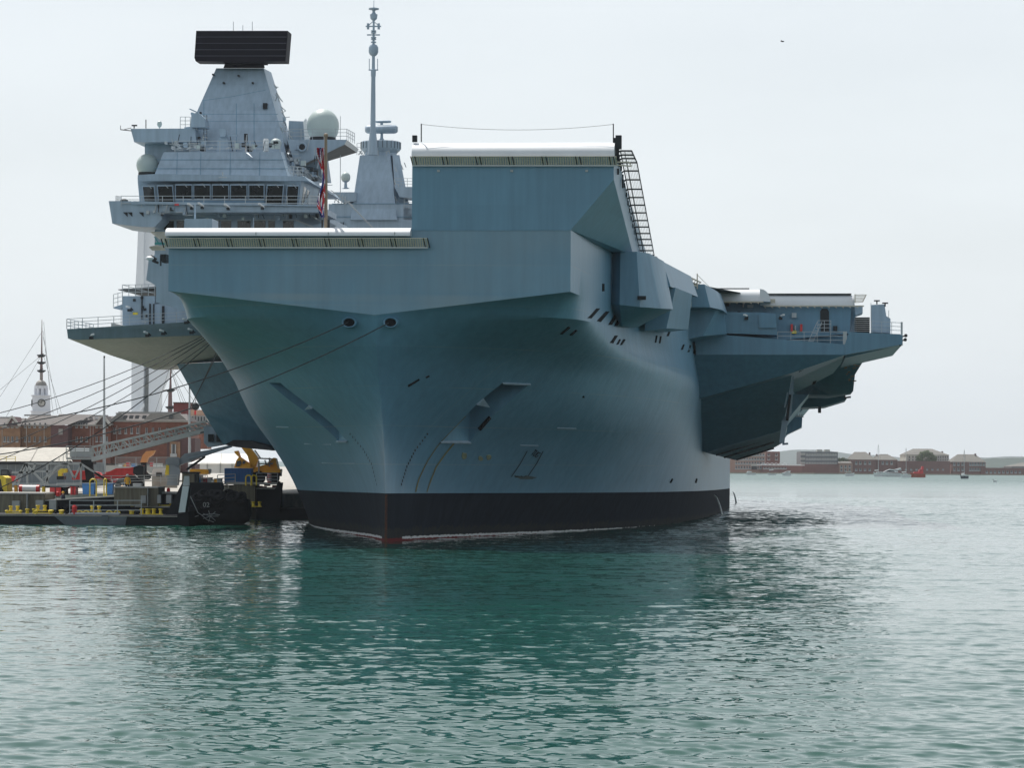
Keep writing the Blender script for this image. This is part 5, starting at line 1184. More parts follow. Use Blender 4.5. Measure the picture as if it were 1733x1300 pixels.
m=MB(farglass); px_(m,T,[(399,790),(401,781),(407,779.5),(409,784),(405,790)],-.48,.1); px_(m,T,[(411,780),(416,781),(414,785),(410,786)],-.48,.1); m.build('cab_window',T)
m=MB(orange); px_(m,T,[(424,800),(430,792),(450,786),(462,775),(466,776),(472,800)],0,2.5); pb(m,T,448,474,794,800,-.5,3); m.use(steel)
for a,b_ in(((431,762),(441,776)),((436,776),(460,777)),((437,785),(462,785)),((448,779),(452,788)),((456,775),(456,790)),((438,780),(438,800))): m.bar(T.p(a[0],a[1],-.2),T.p(b_[0],b_[1],-.2),.14)
m.build('superstructure',T)
m=MB(darkm); pb(m,T,420,474,800,806,0,2.5); m.build('chassis',T)
for x in(424,438,462):
    m=MB(rubber); m.lathe(T.p(x,809,0),[(.6,-.2),(.68,-.1),(.68,.2),(.6,.3)],16,'y'); m.build('wheel',T)
# small colourful stores along the quay
random.seed(17)
cols=[('red',red),('white',white),('blue',blue),('yellow',yellow),('orange',orange),('grey',steel)]
for i,(x,cn,w_,h_) in enumerate([(205,'white',9,4),(216,'red',5,7),(226,'blue',7,5),(256,'red',5,7),(266,'white',14,5),(210,'orange',6,5),(360,'white',5,5),(365,'orange',6,7),(355,'grey',6,9),(372,'grey',5,7)]):
    y1=790 if x<300 else 818; ma=dict(cols)[cn]; D=330 if x<300 else 287
    lab={205:'white stack of stores left of the orange load under the gangway',216:'red upright cabinet under the gangway, left of the orange load',226:'blue crate of stores just left of the orange load',256:'red cabinet right of the orange load',266:'long white box right of the orange load',210:'small orange crate low under the gangway',360:'small white box beside the blue container',365:'orange crate beside the blue container',355:'grey upright box, leftmost before the blue container',372:'grey box touching the blue container'}[x]
    simple('stores_box',lab,'box',[('case',ma,[(x-w_/2,x+w_/2,y1-h_,y1,0,1.2)]),('lid',steel,[(x-w_/2-.4,x+w_/2+.4,y1-h_-.8,y1-h_,-.1,1.4)])],x,D)
for (nm,lab,cat,x,y0,y1,w_,ma,D) in (('traffic_drum','upright orange and black drum, leftmost of the small drums below the tower','drum',27,822,833,6,orange,271),('traffic_drum','yellow drum beside the white tank','drum',74,824,834,6,yellow,271),
  ('gas_cage','pale cage of bottles right of the blue bins','cage',212,818,831,14,white,271),('gas_cage','grey cage standing right behind the pontoon bow plate','cage',344,804,817,14,steel,291),
  ('pallet_stack','pale pallet stack under the telescopic crane','pallets',232,818,829,16,canvas,272),('pallet_stack','stack of pallets in front of the orange generator','pallets',337,804,811,12,timber,292),
  ('delivery_van','white van parked beneath the gangway landing','van',150,801,814,26,white,312),('delivery_van','white van half hidden by the red crane boom','van',214,802,813,22,white,314),('delivery_van','pale grey van under the orange sheeted load','van',244,797,808,20,stone,316)):
    T=Thing(nm,lab,cat,x,D,QZ); x0,x1=x-w_/2,x+w_/2; h=y1-y0
    if nm=='delivery_van':
        m=MB(ma); px_(m,T,[(x0,y1-1.5),(x0,y0+h*.1),(x0+w_*.04,y0),(x1-w_*.3,y0),(x1-w_*.14,y0+h*.42),(x1,y0+h*.5),(x1,y1-1.5)],0,1.9); m.build('body',T)
        m=MB(glassm); px_(m,T,[(x1-w_*.34,y0+h*.12),(x1-w_*.28,y0+h*.12),(x1-w_*.17,y0+h*.42),(x1-w_*.34,y0+h*.42)],-.04,.1); m.build('cab_window',T)
        for xx in(x0+w_*.2,x1-w_*.2): m=MB(rubber); m.lathe(T.p(xx,y1-1.2,-.02),[(.3,-.08),(.34,0),(.34,.2),(.3,.25)],14,'y'); m.build('wheel',T)
    elif nm=='traffic_drum':
        m=MB(ma); A=T.p(x,y1,.3);B=T.p(x,y0,.3); r_=w_/2/T.s; H_=B.z-A.z; m.lathe(A,[(r_,0),(r_,H_*.3),(r_*1.06,H_*.32),(r_*1.06,H_*.36),(r_,H_*.38),(r_,H_*.7),(r_*1.06,H_*.72),(r_*1.06,H_*.76),(r_,H_*.78),(r_,H_)],14); m.build('drum_body',T); m=MB(darkm); m.lathe(B,[(r_*.95,0),(r_*.95,.04)],14); m.build('drum_lid',T)
    elif nm=='gas_cage':
        m=MB(ma)
        for k in range(6): xx=x0+w_*k/5; m.bar(T.p(xx,y1,0),T.p(xx,y0,0),.05)
        for yy in(y0,(y0+y1)/2,y1): m.bar(T.p(x0,yy,0),T.p(x1,yy,0),.06)
        m.build('cage_frame',T)
        for k in range(4): m=MB(random.choice((red,blue,steel,orange))); A=T.p(x0+w_*(k+.5)/4,y1,.35); m.lathe(A,[(.14,0),(.16,.05),(.16,.42),(.05,.5)],10); m.build('gas_bottle',T)
    else:
        for k in range(4): m=MB(ma); yy=y1-h*k/4; pb(m,T,x0+random.random(),x1-random.random(),yy-h*.2,yy,0,1.1); m.build('pallet',T)
for x0,x1,lab in((195,300,'mesh site fence panel run under the gangway'),):
    T=Thing('site_fence',lab,'fence',247,318,QZ); m=MB(steel); m.rail([T.p(x0,812,0),T.p(x1,812,0)],2.4,2.5,.03,3)
    for k in range(60): f=k/59; p=T.p(x0,812,0).lerp(T.p(x1,812,0),f); m.bar(p,p+Vector((0,0,2.4)),.025)
    m.build('fence_mesh',T,split=False)
hiv=mat('hi_vis_cloth',(.85,.45,.05),.8); navy=mat('navy_cloth',(.02,.025,.05),.9); skin=mat('skin',(.45,.28,.2),.7)
def worker(x,y,D,label,coat,face):
    T=Thing('person',label,'person',x,D,T_z(x,y,D)); me_=bpy.data.meshes.new('body'); bm=bmesh.new()
    J={'pel':(0,0,.92,.15),'che':(0,0,1.32,.18),'nk':(0,0,1.50,.06),'hd':(0,-.01,1.64,.10),'top':(0,0,1.72,.07),'hl':(.1,0,.86,.1),'kl':(.12,-.03,.48,.07),'al':(.12,.02,.08,.05),'fl':(.13,-.14,.04,.04),'hr':(-.1,0,.86,.1),'kr':(-.12,-.02,.48,.07),'ar':(-.12,.04,.08,.05),'fr':(-.13,-.12,.04,.04),'sl':(.19,0,1.42,.07),'el':(.27,.02,1.14,.05),'wl':(.24,-.12,.92,.035),'sr':(-.19,0,1.42,.07),'er':(-.26,.03,1.14,.05),'wr':(-.2,-.14,.95,.035)}
    vs={k:bm.verts.new(v[:3]) for k,v in J.items()}
    for a_,b_ in(('pel','che'),('che','nk'),('nk','hd'),('hd','top'),('pel','hl'),('hl','kl'),('kl','al'),('al','fl'),('pel','hr'),('hr','kr'),('kr','ar'),('ar','fr'),('che','sl'),('sl','el'),('el','wl'),('che','sr'),('sr','er'),('er','wr')): bm.edges.new((vs[a_],vs[b_]))
    bm.to_mesh(me_); bm.free(); o=bpy.data.objects.new('body',me_); COL.objects.link(o); md=o.modifiers.new('s','SKIN')
    for i,k in enumerate(J): r_=J[k][3]; me_.skin_vertices[0].data[i].radius=(r_,r_)
    me_.skin_vertices[0].data[0].use_root=True; o.modifiers.new('u','SUBSURF').levels=1
    bpy.context.view_layer.update(); dg=bpy.context.evaluated_depsgraph_get(); m2=bpy.data.meshes.new_from_object(o.evaluated_get(dg)); bpy.data.objects.remove(o)
    for mm in(skin,coat,navy): m2.materials.append(mm)
    for f in m2.polygons: z=f.center.z; f.material_index=0 if z>1.5 else (1 if z>.86 else 2); f.use_smooth=True
    o=bpy.data.objects.new('body',m2); COL.objects.link(o); o.parent=T.o; o.rotation_euler=(0,0,face)
    m=MB(white if coat is hiv else hiv); m.lathe((0,0,1.66),[(.13,0),(.125,.06),(.08,.12),(.01,.14)],12); m.build('safety_helmet',T)
def T_z(x,y,D): return PW(x,y,D).z
worker(216,836.5,263.5,'person in orange hi-vis jacket standing on the caisson deck by the timber wall',hiv,.4)
worker(107,866.,263,'person in dark clothes standing at the foot of the caisson lockers',navy,-.8)
# shed
T=Thing('quay_shed','long low shed with a pale corrugated roof behind the gangway tower','shed',40,335,QZ)
m=MB(mat('blue_grey_cladding',(.17,.20,.22),.6,streak=True)); pb(m,T,-120,150,783,822,0,14); m.build('wall',T)
rfm=mat('corrugated_roof',(.42,.40,.35),.7,var=.12,scale=.5,streak=True); m=MB(rfm); A=T.p(-121,781.5,-.6);B=T.p(122,781.5,-.6);C=T.p(116,757.5,9);D_=T.p(-121,757.5,9)
m.add([A,B,C,D_,A-Vector((0,0,.3)),B-Vector((0,0,.3)),C-Vector((0,-8,4)),D_-Vector((0,-8,4))],[[0,1,2,3],[4,5,1,0],[1,5,6,2],[3,2,6,7],[0,3,7,4]])
m.use(darkm); m.bar(A-Vector((0,.05,.15)),B-Vector((0,.05,.15)),.12,.35); m.use(concrete); m.bar(T.p(51,781,-.66),T.p(64,757.7,8.9),.1); m.build('roof',T)
m=MB(yellow); m.rail([T.p(-5,781,-.5),T.p(26,781,-.5)],.55,1.2,.03,2); m.build('edge_rail',T)
m=MB(steel)
for x in range(-100,150,14): pb(m,T,x,x+.8,783,820,-.05,.1)
m.build('wall_seam',T,split=False)
# ---------------- storehouses
def storehouse(label,x0,x1,ye,yr,D,dep,rf,wall,hip=6,hipr=None,cols=(),rows=((716,723),(739,747)),ww=2,extra=None,yb=800):
    T=Thing('brick_storehouse',label,'building',(x0+x1)/2,D,QZ); m=MB(wall); pb(m,T,x0,x1,ye,yb,0,dep); m.use(stone); pb(m,T,x0-.5,x1+.5,ye-1,ye+.8,-.25,.3); m.build('wall',T)
    m=MB(rf); gable(T,x0,x1,ye-1,yr,0,dep,m,hip=hip,hipr=hipr); m.use(stone); m.bar(T.p(x0+hip,yr,dep/2),T.p(x1-(hipr if hipr is not None else hip),yr,dep/2),.25); m.build('roof',T)
    for y0,y1 in rows: wins(T,cols,y0,y1,ww,0,T.o)
    if extra: extra(T)
    return T
def e1(T):
    m=MB(brick3); px_(m,T,[(10,721),(20,705),(31,721)],-2,8); m.use(stone); m.bar(T.p(9,721,-2.1),T.p(20,704.5,-2.1),.25); m.bar(T.p(20,704.5,-2.1),T.p(33,721,-2.1),.3); pb(m,T,20,24,713,717,-2.1,.1); m.build('gable',T)
    m=MB(stone); 
    for x in(3,44,74,92): pb(m,T,x,x+.9,722,757,-.15,.1)
    m.build('downpipe',T)
storehouse('left end brick storehouse, tan lower wall, gable facing the camera',-70,34,721,707,450,14,slate,brick2,4,4,(8,14,21,29,-8,-20,-32),extra=e1)
storehouse('brick storehouse below the clock tower with slate roof',35,86,720,703,452,14,slate,brick2,6,0,(43,50,59,68,77),extra=None)
def e2(T):
    m=MB(slate2); pb(m,T,99,106,726,736,-.1,.2); m.build('blocked_window',T)
    m=MB(slate); A=T.p(86,721,0);B=T.p(116,719,0); m.add([A,B,T.p(160,702,8),T.p(100,701,8)],[[0,1,2,3]]); m.build('roof',T)
T=Thing('brick_storehouse','plain dark brick gable end between the lit storehouses','building',100,446,QZ); m=MB(brick3); pb(m,T,86,115,720,800,0,14); m.build('wall',T); e2(T)
def e3(T):
    m=MB(slate); px_(m,T,[(160,719),(174,704),(186,719)],-3,9); m.use(stone); m.bar(T.p(174,703,-3.1),T.p(187,720,-3.1),.35); m.bar(T.p(174,703,-3.1),T.p(160,719,-3.1),.2); m.build('gable',T)
    m=MB(white)
    for x in(142,151,160): pb(m,T,x,x+6,706,709,4,.4)
    m.use(stone)
    for x in(115.5,152,157): pb(m,T,x,x+1.,721,757,-.15,.1)
    m.build('skylight',T)
storehouse('central red brick storehouse with skylights, behind the lamp mast',115,187,720,704,450,14,slate,brick,4,4,(119,130,138,147,164,171,181),extra=e3)
def e4(T):
    m=MB(slate2); px_(m,T,[(187,711),(199,700),(205,699),(214,711)],.2,.5); px_(m,T,[(243,711),(255,700),(304,700),(316,711)],-2,.5); m.use(stone); pb(m,T,200,300,697.5,699,5,.4); m.build('pale_roof_slope',T)
    for x in(208,218,228,240,285): m=MB(farglass); px_(m,T,[(x,709),(x+1.5,703),(x+8,703),(x+6.5,709)],-.4 if x<280 else -2.4,.3); m.build('skylight',T)
    m=MB(stone)
    for x in(197,236): pb(m,T,x,x+1,720,757,-.15,.1)
    m.build('downpipe',T)
storehouse('long red brick storehouse with pale skylit roof under the white tower',188,318,713,700,452,16,slate,brick,8,12,(194,203,213,223,233,248,259,270,283,297),((724,733),),2.2,e4)
T=Thing('brick_storehouse','brick wing with tall pale windows below the gangway','building',295,440,QZ); m=MB(brick3); pb(m,T,282,330,742,800,0,8); m.use(brick2); pb(m,T,287,305,748,800,-.3,.3); m.build('wall',T); wins(T,(294,),752,768,4.5,-.35,T.o,fr=.3)
T=Thing('brick_block','windowless dark red block right of the ship mast','building',306,520,QZ); m=MB(mat('dark_red_cladding',(.15,.035,.035),.8)); pb(m,T,293,321,682,760,0,12); m.use(slate); pb(m,T,292.5,321.5,681,682.2,-.3,12.6); m.build('wall',T)
T=Thing('terrace_house','pinkish terrace with white window bays beside the carrier flare','building',335,500,QZ); m=MB(mat('pink_render',(.50,.33,.24),.8)); pb(m,T,322,348,694,704,0,8); m.use(stone); pb(m,T,322,350,704,716,-.3,8); m.use(brick); pb(m,T,322,350,716,760,0,8); m.build('wall',T); wins(T,(326,331,336,341,346),705.5,713,3,-.35,T.o,fr=.15)
# lower quay wall and pale frontage under the storehouses
T=Thing('boundary_wall','long pale frontage wall at the foot of the storehouses','wall',220,430,QZ); m=MB(stone); pb(m,T,100,300,787,800,0,1); m.build('wall_face',T); m=MB(slate); pb(m,T,100,300,785.5,787,-.1,1.2); m.build('coping',T)
# clock tower
T=Thing('clock_tower','white domed clock tower above the storehouse roofs','clock tower',69,520,QZ)
wt=mat('clock_tower_white',(.62,.64,.68),.6,var=.05)
def ring(T,x,y,rp,d,n=4,rot=math.pi/4,k=1.): c=T.p(x,y,d); r=rp/T.s*k; return [c+Vector((r*math.cos(rot+2*math.pi*i/n),r*math.sin(rot+2*math.pi*i/n),0)) for i in range(n)]
m=MB(wt); ro=R(45+12)
m.loft([ring(T,69,745,24,3,4,ro),ring(T,69,697,22,3,4,ro)]); m.loft([ring(T,69.5,697,21.5,3,4,ro),ring(T,69.5,671,20,3,4,ro)]); m.loft([ring(T,69.5,671,23,3,4,ro),ring(T,69.5,669,23,3,4,ro)]); m.loft([ring(T,69.5,697.5,25,3,4,ro),ring(T,69.5,695.5,25,3,4,ro)]); m.build('tower_body',T)
m=MB(wt)
for i in range(8):
    an=2*math.pi*(i+.5)/8; c=T.p(69.5,669,3); r=9.6/T.s; m.lathe(c+Vector((r*math.cos(an),r*math.sin(an),0)),[(.28,0),(.25,1.4)],8)
m.loft([ring(T,69.5,658,11,3,16,0),ring(T,69.5,654,11,3,16,0)]); m.loft([ring(T,69.5,654,12,3,16,0),ring(T,69.5,653,12,3,16,0)]); m.build('lantern',T)
m=MB(slate2); c=T.p(69.5,653,3); r=9.8/T.s; m.lathe(c,[(r*math.cos(t),r*1.0*math.sin(t)) for t in [math.pi/2*k/8 for k in range(9)]]+[(.12,r+.1),(.1,r+1.3)],16); m.build('dome',T)
for (x,rp,dx) in((72.8,5.4,0),):
    fcn=Vector((math.sin(R(12)),-math.cos(R(12)),0)); c=T.p(69.5,682.5,3)+fcn*(20*.7071/T.s+.12); m=MB(stone); u=Vector((fcn.y,-fcn.x,0)) 
    m.add([c+(u*math.cos(t)+Vector((0,0,1))*math.sin(t))*.62 for t in [2*math.pi*k/20 for k in range(20)]],[list(range(20))]); m.use(darkm)
    m.tube([c+fcn*.03+(u*math.cos(t)+Vector((0,0,1))*math.sin(t))*.62 for t in [2*math.pi*k/20 for k in range(21)]],.07,5); m.bar(c+fcn*.05,c+fcn*.05+Vector((0,0,.45)),.06); m.bar(c+fcn*.05,c+fcn*.05+u*.28-Vector((0,0,.15)),.06); m.build('clock_face',T)
    fcn=Vector((-math.cos(R(12)),-math.sin(R(12)),0)); c=T.p(69.5,682.5,3)+fcn*(20*.7071/T.s+.12); u=Vector((fcn.y,-fcn.x,0)); m=MB(stone); m.add([c+(u*math.cos(t)+Vector((0,0,1))*math.sin(t))*.62 for t in [2*math.pi*k/20 for k in range(20)]],[list(range(20))]); m.use(darkm)
    m.tube([c+fcn*.03+(u*math.cos(t)+Vector((0,0,1))*math.sin(t))*.62 for t in [2*math.pi*k/20 for k in range(21)]],.07,5); m.build('clock_face',T)
# sailing ship masts behind
def tallmast(label,x,ytop,ybase,D,yards,r,col,stays,top_y):
    T=Thing('sailing_ship_mast',label,'mast',x,D,QZ); m=MB(col); m.tube([T.p(x,ybase+30,0),T.p(x,(ytop+ybase)/2,0)],r,8,r*.6); m.tube([T.p(x+.4,(ytop+ybase)/2+8,0),T.p(x+1,ytop,0)],r*.5,8,r*.12); m.build('mast_pole',T)
    m=MB(col)
    for y,hw in yards: m.bar(T.p(x-hw,y+1,0),T.p(x+hw,y-1,0),.16)
    m.use(darkm); 
    for y in top_y: m.lathe(T.p(x,y,0),[(.5,-.3),(.9,0),(.9,.18)],10)
    m.build('yard',T); m=MB(ropem)
    for (xa,ya,xb,yb) in stays: m.tube([T.p(xa,ya,0),T.p(xb,yb,0)],.03,4)
    m.build('rigging',T,split=False)
mc=mat('mast_timber',(.16,.10,.10),.7)
tallmast('slender ship mast rising exactly behind the clock tower dome',70,541,690,600,[(600,4),(604,6),(625,3)],.45,mc,[(72,560,0,672),(72,600,0,660),(73,560,90,700),(73,570,98,700),(73,600,104,700),(74,545,84,660),(72,598,0,724)],(602,614,628))
tallmast('dark purple ship mast with fighting top right of the white tower legs',288,616,700,560,[(660,12),(688,8)],.55,mc,[(288,620,262,700),(288,620,306,682),(288,625,318,700),(288,620,322,700),(287,660,270,700),(289,620,345,705)],(661,690))
m=MB(ropem)
# lamp masts
for x,y0,y1,D,lab in((176.5,606,800,345,'tall thin lighting mast rising over the central storehouse'),(321,658,800,345,'shorter lighting mast right of the dark red block')):
    T=Thing('lighting_mast',lab,'lamp post',x,D,QZ); m=MB(rail_m); m.tube([T.p(x,y1,0),T.p(x-.3,y0,0)],.2,8,.09); m.build('pole',T); m=MB(darkm); m.box(T.p(x-1,y0,0).x,T.p(x+1,y0,0).x,-.2,.2,T.p(x,y0,0).z,T.p(x,y0,0).z+.25); m.build('lamp_head',T)
T=Thing('signal_ball','black ball shape on a short staff beside the flare','signal ball',331,480,QZ); m=MB(rubber); m.ball(T.p(331,688,0),.62,12); m.build('ball',T); m=MB(mc); m.bar(T.p(331,760,0),T.p(331,676,0),.1); m.use(red); m.bar(T.p(330.5,702,0),T.p(330.5,695,0),.3); m.build('staff',T)
# the sail shaped observation tower
T=Thing('observation_tower','tall white observation tower with two legs behind the carrier','tower',250,1100,QZ)
wt2=mat('tower_white_concrete',(.66,.70,.74),.5,var=.04,scale=.05)
m=MB(wt2); px_(m,T,[(222,760),(222.5,620),(232,430),(236,330),(245,330),(243,430),(243,640),(241,700),(240,760)],0,8)
px_(m,T,[(251,760),(252,640),(252,600),(240,500),(244,330),(262,330),(276,480),(290,600),(288,625),(270,665),(269,760)],2,9)
m.use(steel); px_(m,T,[(241,760),(243,640),(243,560),(251,560),(251,640),(250,760)],6,2); m.build('tower_shaft',T)
m=MB(wt2); px_(m,T,[(229,700),(236,690),(243,683),(243,688),(235,700)],-3,3); px_(m,T,[(262,480),(276,560),(280,600),(272,580),(258,500)],-1,1); m.use(farpale); px_(m,T,[(239,652),(250,650),(250,655),(239,657)],5,2); m.build('brace',T)
# ================================================================ FAR SHORE (right)
SH=1725.
SZ=.6
lm=MB(mat('shore_shingle',(.34,.26,.20),.95,var=.2,scale=.05)); wx=lambda x,D=SH:PW(x,HY,D).x
lm.ext([(wx(1085),SH-14,-1),(wx(1370),SH-14,-1),(wx(1380),SH-2,-1),(wx(2100),SH-2,-1),(wx(2100),SH+900,-1),(wx(1085),SH+900,-1)],(0,0,1.6)); o=lm.build('far_shore_ground'); tag(o,'low far shore across the harbour',None,None,'structure')
def far(name,label,cat,x0,x1,ye,yb,wall,D=SH,dep=25,roof=None,yr=None,hip=0,hipr=None,cols=(),rows=(),ww=1.6,gm=farglass,fm=winpale,chim=()):
    T=Thing(name,label,cat,(x0+x1)/2,D,SZ); m=MB(wall); pb(m,T,x0,x1,ye,yb,0,dep); m.build('wall',T)
    if roof: m=MB(roof); gable(T,x0,x1,ye,yr,0,dep,m,hip=hip,hipr=hipr); ro_=m.build('roof',T)
    for x,y in chim: m=MB(brick3); pb(m,T,x-1.2,x+1.2,y,y+7,dep*.4,2); m.build('chimney',ro_ if roof else T)
    for y0,y1 in rows: wins(T,cols,y0,y1,ww,0,T.o,fr=.4,gm=gm,fm=fm)
    return T
far('riverside_flats','tan brick warehouse with a dense grid of windows nearest the carrier','building',1180,1296,763,800,farlit,cols=[1246+i*4.6 for i in range(11)],rows=((768,771),(775,778),(782,785),(789,793)),ww=2)
far('apartment_block','narrow dark apartment block with two bays behind the warehouse','building',1296,1320,764.5,800,farbrick,D=SH+30,cols=(1301,1314),rows=((768,771),(775,778)),ww=3)
T=far('harbour_restaurant','low brick front topped by a row of white arches','building',1290,1358,787,801,farbrick,D=SH-3,dep=15,cols=[1294+i*5 for i in range(8)],rows=((791,793),),ww=3)
m=MB(white)
for k in range(6): c=T.p(1292+k*7.2,788,-.5); m.torus(c,1.25,.22,'y',12,6,0,math.pi)
m.box(T.p(1272,788,-1).x,T.p(1362,788,-1).x,-1,-.6,T.p(1300,788,-1).z,T.p(1300,786.6,-1).z); m.build('arch_canopy',T)
m=MB(stone); pb(m,T,1271,1281,786,789,-4,1); m.use(darkm); pb(m,T,1272,1281,789,795,-3,1); m.build('kiosk',T)
T=far('office_block','modern grey flats in three storeys over a brick base','building',1355,1418,765,786,fargrey,D=SH+6,cols=[1366+i*4.4 for i in range(12)],rows=((768,770.5),(775.5,778),(782.5,785)),ww=2.6,gm=farpale)
m=MB(farpale)
for y in(767,775,782): pb(m,T,1355,1363,y,y+3.5,-.5,.6)
for x in(1383,1396): pb(m,T,x,x+8.5,761,765,3,6)
m.build('balcony',T)
far('harbour_wall','plain brick wall beneath the grey flats','wall',1357,1420,786,803,farbrick,D=SH,dep=6,cols=(),rows=())
far('gabled_cottage','sunlit orange brick house with three little gables','house',1420,1443,784,803,farlit,D=SH-1,dep=12,roof=farslate,yr=781,hip=1,cols=(1424,1431,1438),rows=((788,791),(794,797)),ww=2)
far('hipped_roof_house','dark brick building with a broad pale hipped roof','building',1441,1482,778,803,farbrick,D=SH,dep=24,roof=farslate,yr=765,hip=10,hipr=14,cols=(1449,1456,1464,1472),rows=((781,785),(793,796)),ww=2,chim=((1472,766),))
far('quay_house','lower dark brick house with small pale roof left of the big hipped roof','building',1482,1519,778.5,803,farbrick,D=SH+2,dep=20,roof=farslate,yr=770,hip=6,hipr=12,cols=(1494,1501,1509),rows=((781,785),),ww=2,chim=((1484,769),))
far('roof_plant_room','white rooftop box with mast between two roofs','building',1490,1503,769,776,farpale,D=SH+24,dep=6)
far('long_quay_wall','long dark brick quay wall below the big hipped roof building','wall',1519,1608,781,805,farbrick,D=SH,dep=8,cols=[1524+i*9 for i in range(9)],rows=((793,795),),ww=1.2)
T=far('barracks_building','largest far building with big hipped slate roof and three storeys','building',1534,1606,770,786,farpale,D=SH+40,dep=30,roof=farslate,yr=759.5,hip=18,hipr=24,cols=[1539,1545,1550,1584,1588,1592,1596,1600,1604],rows=((772,775.5),(777,780)),ww=2,chim=((1595,764),))
T=far('customs_house','brick house with gabled slate roof and chimney right of the wall','building',1612,1668,782,804,farbrick,D=SH,dep=22,roof=farslate,yr=769,hip=14,hipr=14,cols=(1615,1622,1629,1642,1646.5,1651,1655.5,1660,1665),rows=((783,787),(792,796)),ww=1.8,chim=((1651,768),))
far('garden_wall','low red brick wall running off the right edge','wall',1660,1800,793,805,farbrick,D=SH-1,dep=5,cols=[1670+i*7 for i in range(9)],rows=((797,800),),ww=2)
far('distant_shed','low grey shed roof at the far right edge','shed',1712,1800,790,800,fargrey,D=SH+90,dep=30,roof=farslate,yr=783,hip=26)
# tree in front of the barracks
T=Thing('broadleaf_tree','rounded green tree in front of the largest far building','tree',1566,SH+22,SZ)
m=MB(mc); m.tube([T.p(1567,803,0),T.p(1567,790,0),T.p(1566,776,0)],.5,7,.2); 
for dx in(-9,-4,5,10): m.tube([T.p(1567,788,0),T.p(1566+dx,775,random.uniform(-3,3))],.22,5,.06)
m.build('trunk',T)
lf=mat('tree_foliage',(.075,.11,.035),.8,var=.45,scale=.5); m=MB(lf); random.seed(5)
lobes=[(1555,776,5.5),(1561,770,5.5),(1568,768,6),(1575,771,6),(1581,776,5),(1566,777,8),(1573,780,6),(1558,781,5)]
for x,y,rp in lobes:
    c=T.p(x,y,random.uniform(-2,2)); r=rp/T.s
    for k in range(260):
        d=Vector((random.gauss(0,1),random.gauss(0,1),random.gauss(0,1))).normalized()*r*random.uniform(.45,1.1); p=c+d; u=Vector((random.gauss(0,1),random.gauss(0,1),random.gauss(0,1))).normalized()*.38; v=u.orthogonal().normalized()*.3
        m.poly([p-u,p+v,p+u,p-v])
m.build('crown',T,sharp=180)
T=Thing('broadleaf_tree','dark green bushes beside the grey flats','tree',1424,SH+14,SZ); m=MB(lf)
for x,y,rp in((1421,779,4),(1427,778,4),(1433,780,3.5)):
    c=T.p(x,y,0); r=rp/T.s
    for k in range(160):
        d=Vector((random.gauss(0,1),random.gauss(0,1),random.gauss(0,1))).normalized()*r*random.uniform(.4,1.1); p=c+d; u=Vector((random.gauss(0,1),random.gauss(0,1),random.gauss(0,1))).normalized()*.35; v=u.orthogonal().normalized()*.3; m.poly([p-u,p+v,p+u,p-v])
m.build('crown',T,sharp=180); m=MB(mc); m.tube([T.p(1427,802,0),T.p(1427,780,0)],.3,6,.1); m.build('trunk',T)
# hills
hm_=mat('wooded_hill',(.035,.055,.045),.95,var=.35,scale=.02)
def hills(name,D,prof,label,dep):
    xs=np.linspace(prof[0][0],prof[-1][0],160); ys=np.interp(xs,[p[0] for p in prof],[p[1] for p in prof]); r=np.random.RandomState(int(D)%97); ys=ys+np.convolve(r.randn(170),np.ones(5)/5,'same')[:160]*.9
    m=MB(hm_); rg=[]
    for x,y in zip(xs,ys):
        t=PW(x,y,D); rg.append([Vector((t.x,D-dep,0)),Vector((t.x,D-dep*.6,t.z*.45)),Vector((t.x,D,t.z)),Vector((t.x,D+dep,0))])
    m.loft(rg,close=False,caps=False); o=m.build(name,sharp=60); tag(o,label,None,None,'structure')
hills('hills',8500,[(1000,776),(1250,768),(1320,764),(1352,761),(1400,763),(1440,768),(1500,772),(1560,778),(1640,776),(1700,773),(1760,774),(2000,776)],'blue distant wooded hills beyond the far shore',900)
hills('near_hills',3300,[(1580,790),(1640,779),(1680,776),(1740,775),(1800,777),(2000,780)],'lower wooded rise at the right edge behind the far shore',300)
# ---------------- boats
def hullboat(T,x0,x1,yw,h,bow,ma,m=None,beam=2.2,d=0):
    """small hull between photo columns x0..x1 on the water; bow=+1 points right"""
    A=T.p(x0,yw,d);B=T.p(x1,yw,d); L_=B.x-A.x; z0=-T.loc.z-.15; m=MB(ma); rg=[]
    for f,w_,dz in((0,.7,0),(.25,.95,0),(.6,1,.05),(.85,.6,.2),(1,.05,.4)):
        x=A.x+L_*f if bow>0 else B.x-L_*f; b_=beam/2*w_; hh=h*(1+dz); rg.append([(x-(bow*.12*L_*f*0),d-b_,z0+hh),(x-bow*L_*.08*f,d-b_*.6,z0),(x-bow*L_*.08*f,d+b_*.6,z0),(x,d+b_,z0+hh)])
    m.loft(rg); return m
def boat(name,label,cat,x0,x1,yw,D,h,bow,parts=(),ma=white,mast=None,group=None):
    T=Thing(name,label,cat,(x0+x1)/2,D,0,group); m=hullboat(T,x0,x1,yw,h,bow,ma,beam=min(3.2,(x1-x0)/T.s*.35)); m.use(darkm); m.build('hull',T)
    for pn,mm,pts in parts: m=MB(mm); px_(m,T,pts,-.8,1.6); m.build(pn,T)
    if mast:
        x,y0,y1=mast; m=MB(rail_m); m.tube([T.p(x,y1,0),T.p(x,y0,0)],.13,6,.07); m.build('mast',T); m=MB(ropem); m.bar(T.p(x,y0,0),T.p(x0+1,y1,0),.05); m.bar(T.p(x,y0,0),T.p(x1-1,y1,0),.05); m.use(canvas); m.bar(T.p(x,y1-4,0),T.p(x0+2,y1-3.4,0),.5); m.build('boom',T)
    return T
def Dw(x,y): # distance at which the water surface meets this photo point
    u,t=ray(x,y); return CH/-t
G='small craft moored along the far shore'
